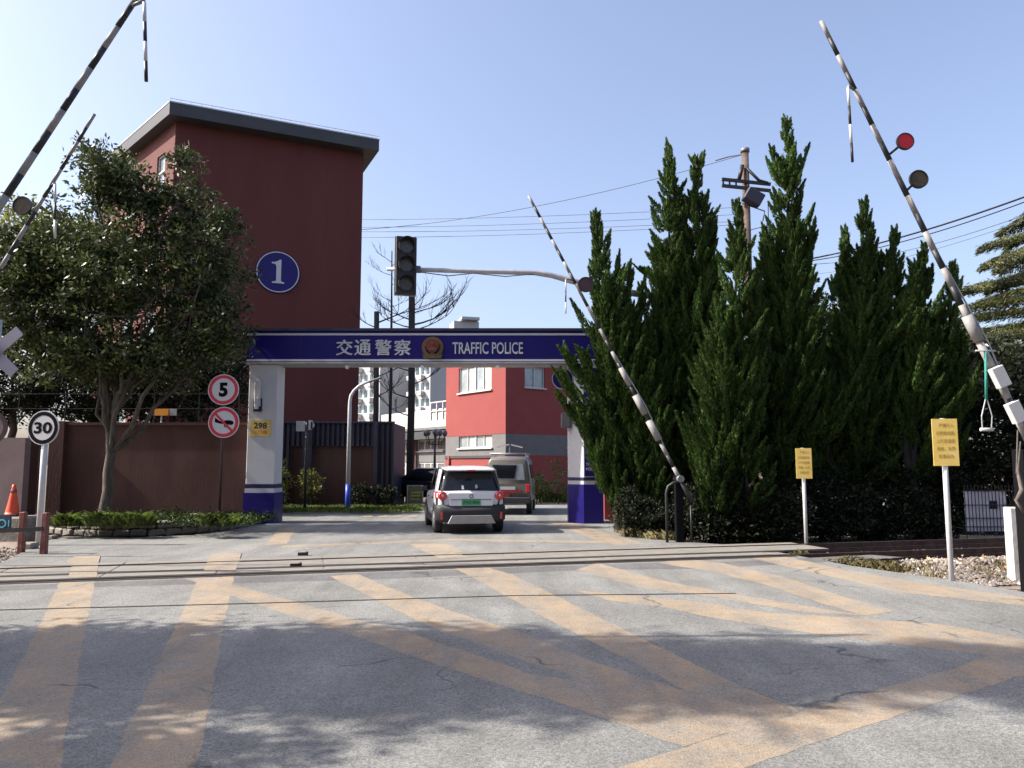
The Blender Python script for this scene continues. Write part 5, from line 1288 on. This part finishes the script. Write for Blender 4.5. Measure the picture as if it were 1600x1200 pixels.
q = P(1587, 793, Yk); m_ = MB(); m_.boxb(q.x - .085, q.x + .085, Yk, Yk + .17, -.2, q.z); o = m_.build('concrete_post', mat('whitewashed', (0.62, 0.60, 0.56), .8, var=.15, scale=8, bump=.4, dirt=((.3, .26, .22), .6), dscale=6), bevel=.012); tag(o, 'short whitewashed concrete post on the gravel beside the right barrier stand', 'post')

# gravel stones: the loose ones near the edge of the road
def stones(name, n, seed, region, size, mt):
    rg = np.random.default_rng(seed); out = []
    base_v = np.array([[1, 0, 0], [-1, 0, 0], [0, 1, 0], [0, -1, 0], [0, 0, 1], [0, 0, -1]], float); F8 = [(0, 2, 4), (2, 1, 4), (1, 3, 4), (3, 0, 4), (2, 0, 5), (1, 2, 5), (3, 1, 5), (0, 3, 5)]
    tris = []
    for _ in range(n):
        c = region(rg); s = size * rg.uniform(.4, 1.3) * np.array([1, rg.uniform(.6, 1), rg.uniform(.4, .8)]); a = rg.uniform(0, 6.28); ca, sa = math.cos(a), math.sin(a)
        v = base_v * s * rg.uniform(.75, 1.25, (6, 1)); v = np.stack([v[:, 0] * ca - v[:, 1] * sa, v[:, 0] * sa + v[:, 1] * ca, v[:, 2]], 1) + c
        tris.append(v)
    V_ = np.concatenate(tris); F_ = [(6 * i + a, 6 * i + b, 6 * i + c) for i in range(n) for a, b, c in F8]
    me = bpy.data.meshes.new(name); me.from_pydata(V_.tolist(), [], F_); me.materials.append(mt); o = link(name, me); o['kind'] = 'stuff'; return o
M_PEB = leaf_mat('pebbles', (0.07, 0.058, 0.05), (0.23, 0.195, 0.17), (0.36, 0.34, 0.31), 0.9, 0.0)
def reg_r(rg):
    s = rg.uniform(5.3, 14); t = rg.uniform(-3.9, -1.15); q = T(s, t); return np.array([q.x, q.y, -0.10])
def reg_t(rg):
    s = rg.uniform(4.8, 16); t = rg.uniform(-1.3, 1.9); q = T(s, t); return np.array([q.x, q.y, -0.19])
stones('gravel', 6000, 1, reg_r, 0.045, M_PEB)
stones('ballast', 5000, 2, reg_t, 0.05, leaf_mat('ballast_stones', (0.05, 0.04, 0.035), (0.13, 0.10, 0.085), (.2, .17, .15), .9, 0))
def reg_l(rg):
    q = G(rg.uniform(-60, 60), rg.uniform(852, 895)); return np.array([q.x, q.y, -0.05])
stones('left_gravel', 900, 3, reg_l, 0.035, M_PEB)
# fallen leaves & litter along the verge
rg = np.random.default_rng(8)
cs = np.array([reg_r(rg) + np.array([0, 0, .05]) for _ in range(380)]); npmesh('fallen_leaves', leaf_quads(rg, cs, .08, 0, .6), 4, leaf_mat('dry_leaves', (.12, .075, .04), (.28, .2, .12), (.36, .3, .22), .8, .1))['kind'] = 'stuff'
# weeds
ar = [(*G(px, py)[:2], 0.0, .22, .18, 1) for px, py in ((985, 838), (1000, 836), (1012, 840), (1025, 842), (1045, 843), (975, 832), (1010, 832))]
blades('dry_grass', ar, M_DRY, 2600, 0.24, .008, 12)
ar = [(*G(px, py)[:2], -0.1, .25, .15, 1) for px, py in ((1310, 876), (1330, 878), (1345, 880), (1350, 876), (1365, 882), (1380, 884), (1330, 872), (1375, 878), (1250, 864), (1400, 884))]
blades('weed_patch', ar, M_DRY, 1500, 0.20, .008, 13)
ar = [(T(s, -1.2 - rnd.random() * 2.4).x, T(s, 0).y - 1.6 - rnd.random() * 1.8, -0.1, .2, .2, 1) for s in [rnd.uniform(5.5, 13) for _ in range(30)]]
blades('gravel_weeds', ar, M_DRY, 1300, 0.12, .006, 14)

# ================================================================== STREET FURNITURE BEYOND THE GATE
Yl = 27.0
x_ = P(543, 795, Yl).x
lp_ = thing('lamp_post', 'slim white curved lamp post with blue painted foot behind the gate', 'lamp post', (x_, Yl, 0))
zb = P(543, 757, Yl).z; zk = P(543, 640, Yl).z
m_ = MB(); m_.tube([(x_, Yl, 0), (x_, Yl, zb)], [.095, .09], 12); m_.build('blue_foot', M_BLUE, lp_)
pts = [(x_, Yl, zb), (x_, Yl, zk)]
dxl = x_ - P(543, 640, Yl).x
for px, py in ((543.3, 628), (545, 618), (550, 610), (558, 603), (568, 598), (577, 595)): p_ = P(px, py, Yl); pts.append((p_.x + dxl, p_.y, p_.z))
m_ = MB(); m_.tube(pts, [.075, .065, .06, .056, .052, .05, .048, .045], 10); m_.build('pole', M_WHITE, lp_)
q = P(577, 595, Yl) + X3 * dxl; m_ = MB(); m_.box(q + Vector((.12, 0, .03)), (0.45, 0.16, 0.07), rot=Matrix.Rotation(R(-18), 3, 'Y')); m_.build('lamp_head', M_GREYM, lp_, bevel=.02)
m_ = MB(); m_.disc(.2, Vector((x_, Yl, .02)), X3, Y3, Z3, .04, 12); m_.build('flange', M_GALV, lp_)
Ys = 26.0
x_ = P(476, 790, Ys).x
st_ = thing('direction_sign', 'white directional sign with arrow end on a black post behind the gate', 'sign', (x_, Ys, 0))
z0, z1 = P(476, 673, Ys).z, P(476, 657, Ys).z
a, b_, c = P(463, 660, Ys).x, P(476, 660, Ys).x, P(492, 660, Ys).x
m_ = MB(); m_.tube([(x_ + .0, Ys, 0), (x_, Ys, z1 - .05)], [.05, .045], 8); m_.build('post', M_BLACK, st_)
m_ = MB(); m_.boxb(a, x_ - .06, Ys - .03, Ys, z0 - .02, z1 - .02); m_.build('left_board', M_WHITE, st_)
m_ = MB(); m_.plate([(x_ + .06, z0 + .02), (c - .1, z0 + .04), (c, (z0 + z1) / 2), (c - .08, z1), (x_ + .06, z1 + .02)], Vector((0, Ys, 0)), X3, Z3, -Y3, .03); m_.build('arrow_board', M_WHITE, st_)
m_ = MB(); m_.boxb(x_ + .14, x_ + .20, Ys - .04, Ys - .031, z0 + .06, z1 - .05); m_.build('arrow_mark', M_BLACK, st_)
# candelabra lamp
Yd = 38.0; q = P(679, 735, Yd); x_ = q.x
cl = thing('candelabra_lamp', 'black many-armed street lamp in front of the terrace wing', 'street lamp', (x_, Yd, 0))
zt2 = P(679, 680, Yd).z
m_ = MB(); m_.tube([(x_, Yd, 0), (x_, Yd, 1.0), (x_, Yd, zt2)], [.13, .07, .05], 8); m_.build('post', M_BLACK, cl)
for k in range(5):
    a = 2 * math.pi * k / 5 + .3; e_ = Vector((x_ + .5 * math.cos(a), Yd + .5 * math.sin(a), zt2 - .05))
    m_ = MB(); m_.tube([(x_, Yd, zt2 - .45), (x_ + .3 * math.cos(a), Yd + .3 * math.sin(a), zt2 - .45), tuple(e_)], .025, 6); arm_ = m_.build('lamp_arm', M_BLACK, cl)
    m_ = MB(); m_.tube([e_, e_ + Z3 * .1, e_ + Z3 * .22, e_ + Z3 * .32], [.07, .13, .13, .04], 10); m_.build('lantern', M_GREYM, arm_)
m_ = MB(); m_.tube([(x_, Yd, zt2), (x_, Yd, zt2 + .15), (x_, Yd, zt2 + .3)], [.08, .14, .05], 10); m_.build('lantern', M_GREYM, cl)
# notice stand
Yn = 29.5; a, c = P(636, 758, Yn), P(661, 790, Yn)
ns = thing('notice_stand', 'framed notice board low on the ground left of the white car', 'notice board', ((a.x + c.x) / 2, Yn, 0))
m_ = MB(); m_.boxb(a.x + .04, c.x - .04, Yn, Yn + .02, .12, a.z - .04); m_.build('panel', mat('notice_face', (0.16, 0.17, 0.07), .6, var=.6, scale=5), ns)
m_ = MB(); m_.boxb(a.x, a.x + .04, Yn - .01, Yn + .03, 0, a.z); m_.boxb(c.x - .04, c.x, Yn - .01, Yn + .03, 0, a.z); m_.boxb(a.x + .04, c.x - .04, Yn - .01, Yn + .03, a.z - .04, a.z); m_.boxb(a.x + .04, c.x - .04, Yn - .01, Yn + .03, .08, .12); m_.build('frame', M_GALV, ns)
m_ = MB()
for k in range(3): m_.boxb(a.x + .14, c.x - .12, Yn - .012, Yn - .004, .25 + k * .13, .29 + k * .13)
m_.build('print_lines', M_YEL, ns)
# shrubs near fence, behind the road
for i, (px, py, Y, r_, mt_, lab) in enumerate(((487, 755, 28.0, .45, M_LY, 'thin yellowish shrub in front of the slate fence'), (437, 752, 28, .4, M_LY, 'small shrub right behind the left gate pillar'), (565, 778, 28.1, .5, M_LD, 'dark low shrub at the lamp post foot'), (605, 778, 28.1, .45, M_LD, 'dark low shrub at the right end of the slate fence'),
        (872, 758, 33.5, 1.0, M_GRASS, 'yellow green bush beside the right gate pillar'), (845, 770, 34, .6, M_LY, 'low reddish yellow bush behind the grey van'), (838, 758, 35, .4, M_LB, 'pale leaved bush next to the grey van roof corner'))):
    q = P(px, py, Y); broad_tree('shrub', lab, 'shrub', (q.x, Y, 0), (q.x, Y, max(q.z - .1, .2)), .02, [(q.x, Y, max(q.z, r_), r_, r_ * .8, max(q.z, r_) * .85)], mt_, .10, 45, 26, .22, 120 + i, limbs=4, twigs=12)
for i, (x_, Y, h, lab) in enumerate(((9, 52, 6, 'dark tree behind the salmon building, hidden by the junipers'), (18, 40, 6, 'dark tree far behind the juniper row'), (-22, 45, 7, 'dark tree far left beyond the red building'))):
    broad_tree('distant_tree', lab, 'tree', (x_, Y, -.2), (x_, Y, h * .5), .2, [(x_, Y, h * .7, 4, 3, h * .35)], M_LD, .25, 160, 24, .8, 140 + i, limbs=5, twigs=10)

# ================================================================== VEHICLES
def loft(sections, n_u, closed_ends=True):
    """sections: list of (y, [(x,z)...]) half outline from bottom centre to top centre; mirrored"""
    b = MB(); b.smooth = True
    rings = []
    for y, prof in sections:
        ring = [(x, y, z) for x, z in prof] + [(-x, y, z) for x, z in reversed(prof)]
        rings.append(ring)
    n = len(rings[0]); vs = [v for r_ in rings for v in r_]
    fs = [(i * n + k, i * n + (k + 1) % n, (i + 1) * n + (k + 1) % n, (i + 1) * n + k) for i in range(len(rings) - 1) for k in range(n)]
    if closed_ends: fs += [tuple(range(n)), tuple((len(rings) - 1) * n + k for k in range(n))]
    b.add(vs, fs); return b
def wheel(parent, M4, x, y, r, wd, label=None):
    s = 1 if x > 0 else -1
    b = MB(); b.tube([(x - wd / 2, y, r), (x - wd / 2 + .02, y, r), (x + wd / 2 - .02, y, r), (x + wd / 2, y, r)], [r * .93, r, r, r * .93], 24); w_ = place(b, M4).build('wheel', M_RUBBER, parent)
    b = MB(); xo = x + s * wd / 2
    b.tube([(xo - s * .01, y, r), (xo + s * .008, y, r)], [r * .66, r * .62], 20); place(b, M4).build('rim', M_GREYM, w_)
    b = MB()
    for k in range(5):
        a = 2 * math.pi * k / 5; b.box((xo + s * .014, y + math.cos(a) * r * .34, r + math.sin(a) * r * .34), (.012, .05, r * .55), rot=Matrix.Rotation(-a + math.pi / 2, 3, 'X'))
    place(b, M4).build('spokes', M_SILV, w_)

# white small crossover hatchback (local: rear bumper at y=0, front toward +y)
W = 0.80
cpos = Vector((P(738, 830, 17.95).x - .03, 17.95, 0)); chead = R(11)
car = thing('white_car', 'small white hatchback with green plate and grey lower cladding driving through the gate', 'car', tuple(cpos), chead)
M4 = Matrix.Translation(cpos) @ Matrix.Rotation(chead, 4, 'Z')
def bodysec(y, w_, zlo, zs, zb_, inner=0.9):
    return (y, [(w_ * .80, zlo), (w_ * .97, zlo + .06), (w_ * 1.0, zs - .12), (w_ * 1.0, zs), (w_ * .985, zb_ - .06), (w_ * .93, zb_), (0, zb_ + .015)])
secs = [bodysec(.02, W * .86, .42, .68, .93), bodysec(.06, W * .95, .36, .68, .97), bodysec(.35, W, .30, .70, .98), bodysec(1.2, W, .30, .70, .96), bodysec(2.4, W, .30, .70, .94), bodysec(2.75, W, .30, .70, .92), bodysec(3.2, W * .96, .32, .68, .84), bodysec(3.48, W * .86, .36, .62, .74), bodysec(3.58, W * .72, .4, .58, .66)]
place(loft(secs, 0), M4).build('body', M_CAR, car)
# greenhouse (dark glass) and roof
def gh(y, wb, wt, zb_, zt_): return (y, [(wb, zb_), (wb * .5 + wt * .5 + .015, (zb_ + zt_) / 2), (wt, zt_ - .03), (wt * .9, zt_), (0, zt_ + .01)])
place(loft([gh(.12, .70, .60, .93, .95), gh(.28, .72, .60, .93, 1.30), gh(.42, .735, .60, .93, 1.47), gh(1.4, .75, .62, .93, 1.52), gh(2.1, .75, .60, .92, 1.46), gh(2.75, .72, .55, .90, .95)], 0), M4).build('glasshouse', M_GLASS, car)
def rf(y, wt, z0, z1): return (y, [(wt, z0), (wt * .97, z0 + .03), (wt * .7, z1), (0, z1 + .012)])
place(loft([rf(.13, .55, 1.44, 1.475), rf(.22, .60, 1.47, 1.515), rf(.5, .62, 1.485, 1.535), rf(1.3, .64, 1.505, 1.555), rf(2.0, .60, 1.46, 1.50), rf(2.15, .57, 1.42, 1.45)], 0), M4).build('roof', M_CAR, car)
for s in (-1, 1):
    b = MB(); b.add([(s * .735, .32, .96), (s * .77, .80, .96), (s * .655, .82, 1.49), (s * .625, .38, 1.47), (s * .75, .30, .96), (s * .785, .78, .96), (s * .67, .80, 1.49), (s * .64, .36, 1.47)], [(0, 1, 2, 3), (4, 5, 6, 7), (0, 4, 7, 3), (1, 5, 6, 2), (0, 1, 5, 4), (3, 2, 6, 7)]); place(b, M4).build('rear_pillar', M_CAR, car)
    b = MB(); b.tube([(s * .785, 1.72, .95), (s * .66, 1.68, 1.48)], .03, 6); place(b, M4).build('door_pillar', M_BLACKG, car)
    # tail lamp
    b = MB(); 
    b.tube([(s * .665, .12, .87), (s * .665, .0, .87), (s * .665, -.035, .87)], [.108, .104, .075], 20); tl_ = place(b, M4).build('tail_lamp', M_TLRED, car)
    b = MB(); b.tube([(s * .665, -.034, .88), (s * .665, -.042, .88)], [.03, .025], 12); place(b, M4).build('lamp_core', M_SIGNW, tl_)  # small white disc painted on as the lamp's highlight
    b = MB(); b.add([(s * .66, .03, .78), (s * .80, .30, .80), (s * .80, .34, .97), (s * .68, .05, .96), (s * .67, .025, .78), (s * .81, .29, .80), (s * .81, .33, .97), (s * .69, .045, .96)], [(0, 1, 2, 3), (4, 5, 6, 7), (0, 4, 5, 1), (3, 7, 6, 2), (1, 5, 6, 2), (0, 4, 7, 3)]); place(b, M4).build('lamp_surround', M_TLRED, tl_)
    # wheel arch cladding, rear corner flare
    for yw in (.55, 2.83):
        b = MB(); vs = []; n_ = 14
        for j in range(n_ + 1):
            a = math.pi * j / n_; cy, cz = yw + .40 * math.cos(a), .30 + .40 * math.sin(a); cy2, cz2 = yw + .31 * math.cos(a), .30 + .31 * math.sin(a)
            vs += [(s * (W + .012), cy, cz), (s * (W + .022), cy2, cz2), (s * (W - .2), cy2, cz2), (s * (W - .2), cy, cz)]
        b.add(vs, [(4 * j + q, 4 * (j + 1) + q, 4 * (j + 1) + (q + 1) % 4, 4 * j + (q + 1) % 4) for j in range(n_) for q in range(4)]); place(b, M4).build('wheel_arch', M_CLAD, car)
    b = MB(); b.box((s * (W - .03), 1.7, .29), (.10, 1.6, .16)); place(b, M4).build('sill_cladding', M_CLAD, car, bevel=.02)
    b = MB(); b.box((s * .76, 2.45, 1.0), (.0, .0, .0)) if False else b.box((s * .90, 2.22, .98), (.18, .1, .13)); place(b, M4).build('door_mirror', M_BLACKG, car, bevel=.02)
    for yh in (1.0, 1.95): b = MB(); b.box((s * (W + .012), yh, .80), (.025, .17, .03)); place(b, M4).build('door_handle', M_BLACKG, car)
# rear bumper cladding
def bs(y, w_, z0, z1): return (y, [(w_ * .9, z0), (w_, z0 + .06), (w_, z1 - .05), (w_ * .97, z1), (0, z1)])
place(loft([bs(-.10, .62, .34, .56), bs(-.07, .72, .30, .60), bs(0, .80, .27, .66), bs(.22, .815, .27, .70), bs(.30, .79, .27, .66)], 0), M4).build('rear_bumper', M_CLAD, car)
for s in (-1, 1):
    b = MB(); b.add([(s * .60, -.02, .62), (s * .80, .08, .60), (s * .80, .10, .84), (s * .66, .0, .80), (s * .60, .10, .62), (s * .80, .25, .60), (s * .80, .27, .84), (s * .66, .2, .80)], [(0, 1, 2, 3), (4, 5, 6, 7), (0, 1, 5, 4), (3, 2, 6, 7), (0, 3, 7, 4), (1, 2, 6, 5)]); place(b, M4).build('corner_cladding', M_CLAD, car)
    b = MB(); b.box((s * .69, -.075, .42), (.05, .03, .16)); place(b, M4).build('reflector', M_TLRED, car)
b = MB(); b.plate([(-.56, .24), (.56, .24), (.46, .43), (-.46, .43)], Vector((0, -.09, 0)), X3, Z3, -Y3, .04); place(b, M4).build('skid_plate', M_SILV, car, bevel=.008)
# tailgate panel, window, plate
b = MB(); b.plate([(-.50, .60), (.50, .60), (.55, .94), (-.55, .94)], Vector((0, .03, 0)), X3, Z3, -Y3, .05); tg = place(b, M4).build('tailgate', M_CAR, car, bevel=.01)
b = MB(); b.plate([(-.48, .775), (.48, .775), (.47, .79), (-.47, .79)], Vector((0, -.021, 0)), X3, Z3, -Y3, .012); place(b, M4).build('trim_crease', M_GREYM, tg)
b = MB(); b.box((0, -.024, .725), (.44, .012, .145)); pl_ = place(b, M4).build('number_plate', M_GREENP, car)
r4 = M4.to_3x3(); text_mesh('plate_lettering', '沪AD 8826', M4 @ Vector((0, -.0305, .725)), r4 @ X3, Z3, r4 @ -Y3, .085, M_BLACK, pl_, width=.38, bold=.01, depth=.003)
b = MB(); b.ring(.03, .05, Vector((0, -.022, .86)), X3, Z3, -Y3, .008, 16); place(b, M4).build('emblem', M_GREYM, tg)
b = MB(); b.add([(-.60, .10, .955), (.60, .10, .955), (.52, .30, 1.40), (-.52, .30, 1.40), (-.60, .13, .955), (.60, .13, .955), (.52, .33, 1.40), (-.52, .33, 1.40)], [(0, 1, 2, 3), (4, 5, 6, 7), (0, 1, 5, 4), (2, 3, 7, 6), (0, 3, 7, 4), (1, 2, 6, 5)]); rw = place(b, M4).build('rear_window', M_GLASS, car)
b = MB(); b.tube([(.0, .085, .99), (.16, .10, 1.03), (.24, .12, 1.08)], .012, 5); place(b, M4).build('wiper', M_BLACK, rw)
for (x_, z_) in ((-.18, 1.06), (.14, 1.07)):
    b = MB(); yy = .10 + (z_ - .955) * .45 - .008; b.box((x_, yy, z_), (.05, .006, .10), rot=Matrix.Rotation(R(-24), 3, 'X')); place(b, M4).build('window_sticker', M_SIGNW, rw)
b = MB(); b.box((0, .13, 1.465), (1.10, .22, .035)); spo = place(b, M4).build('spoiler', M_CAR, car, bevel=.012)
b = MB(); b.box((0, .028, 1.445), (.20, .03, .028)); place(b, M4).build('brake_lamp', M_TLRED, spo)
for x_ in (-.73, .73):
    for y_ in (.55, 2.83): wheel(car, M4, x_ * .985, y_, .30, .19)
b = MB(); b.box((0, 1.7, .32), (1.3, 2.9, .14)); place(b, M4).build('underbody', M_BLACK, car)

# grey van
vpos = Vector((P(793, 800, 24.6).x, 24.6, 0)); vh = R(-4)
van = thing('grey_van', 'old grey minivan with roof rack ahead of the white car', 'van', tuple(vpos), vh)
V4 = Matrix.Translation(vpos) @ Matrix.Rotation(vh, 4, 'Z')
def vs_(y, w_, z0, zt): return (y, [(w_ * .9, z0), (w_, z0 + .08), (w_, .95), (w_ * .96, 1.25), (w_ * .86, zt - .12), (w_ * .74, zt), (0, zt + .02)])
place(loft([vs_(0, .70, .42, 1.72), vs_(.05, .74, .38, 1.78), vs_(.6, .76, .34, 1.84), vs_(2.6, .76, .34, 1.84), vs_(3.2, .74, .34, 1.55), vs_(3.7, .70, .38, 1.02)], 0), V4).build('body', M_VAN, van)
b = MB(); b.plate([(-.55, 1.10), (.55, 1.10), (.50, 1.60), (-.50, 1.60)], Vector((0, -.005, 0)), X3, Z3, -Y3, .02); vw = place(b, V4).build('rear_window', M_GLASSL, van)
b = MB(); b.plate([(-.50, 1.16), (.22, 1.14), (.30, 1.56), (-.46, 1.57)], Vector((0, -.026, 0)), X3, Z3, -Y3, .006); place(b, V4).build('dark_reflection_film', M_GLASS, vw)  # dark plate over pale glass: the window's reflection is put into the colours
b = MB(); b.plate([(-.62, .66), (.62, .66), (.62, .98), (-.62, .98)], Vector((0, -.005, 0)), X3, Z3, -Y3, .03); tgv = place(b, V4).build('tailgate', M_VAN, van)
b = MB(); b.box((.0, -.045, .84), (.5, .012, .10)); place(b, V4).build('white_strip', M_SIGNW, tgv)
b = MB(); b.box((.05, -.045, .74), (.8, .014, .09)); place(b, V4).build('red_strip', M_VRED, tgv)
for s in (-1, 1):
    b = MB(); b.box((s * .64, -.01, .84), (.13, .06, .26)); place(b, V4).build('tail_lamp', M_TLRED, van, bevel=.015)
    for y0, y1 in ((.35, 1.35), (1.45, 2.5)):
        b = MB(); b.add([(s * .738, y0, 1.14), (s * .738, y1, 1.14), (s * .675, y1, 1.58), (s * .675, y0, 1.58), (s * .76, y0, 1.14), (s * .76, y1, 1.14), (s * .695, y1, 1.58), (s * .695, y0, 1.58)], [(0, 1, 2, 3), (4, 5, 6, 7), (0, 1, 5, 4), (3, 2, 6, 7), (0, 3, 7, 4), (1, 2, 6, 5)]); place(b, V4).build('side_window', M_GLASS, van)
b = MB(); b.box((0, -.06, .46), (1.46, .16, .2)); place(b, V4).build('rear_bumper', M_CLAD, van, bevel=.03)
b = MB(); b.box((-.15, -.05, .62), (.42, .02, .12)); place(b, V4).build('number_plate', M_VRED, van)
b = MB()
for x_ in (-.55, .55): b.tube([(x_, .4, 1.93), (x_, 2.4, 1.93)], .02, 6)
for y_ in (.5, 1.1, 1.7, 2.3):
    b.tube([(-.62, y_, 1.94), (.62, y_, 1.94)], .018, 6); 
    for x_ in (-.55, .55): b.tube([(x_, y_, 1.80), (x_, y_, 1.93)], .015, 5)
place(b, V4).build('roof_rack', M_GALV, van)
b = MB(); b.tube([(.0, .9, 1.95), (.0, .9, 2.18)], .02, 6); b.box((-.22, .9, 2.20), (.42, .12, .04), rot=Matrix.Rotation(R(-12), 3, 'Y')); b.box((.24, .9, 2.19), (.40, .12, .04), rot=Matrix.Rotation(R(14), 3, 'Y')); place(b, V4).build('roof_fitting', M_WHITE, van)
for x_ in (-.66, .66):
    for y_ in (.6, 2.9): wheel(van, V4, x_, y_, .29, .17)

# dark car beyond
dpos = Vector((P(672, 790, 31).x, 31, 0)); dh = R(62)
dk = thing('black_car', 'dark car parked beyond, mostly hidden behind the white car', 'car', tuple(dpos), dh)
D4 = Matrix.Translation(dpos) @ Matrix.Rotation(dh, 4, 'Z')
place(loft([bodysec(-1.9, W * .8, .35, .62, .9), bodysec(-1.6, W, .3, .7, .95), bodysec(1.3, W, .3, .7, .95), bodysec(2.2, W * .95, .3, .62, .82), bodysec(2.4, W * .8, .35, .55, .7)], 0), D4).build('body', M_BLACKG, dk)
place(loft([gh(-1.6, .70, .55, .93, .97), gh(-1.0, .74, .58, .93, 1.42), gh(.3, .75, .58, .93, 1.45), gh(1.2, .72, .55, .92, .97)], 0), D4).build('glasshouse', M_GLASS, dk)
for x_ in (-.72, .72):
    for y_ in (-1.25, 1.35): wheel(dk, D4, x_, y_, .31, .19)
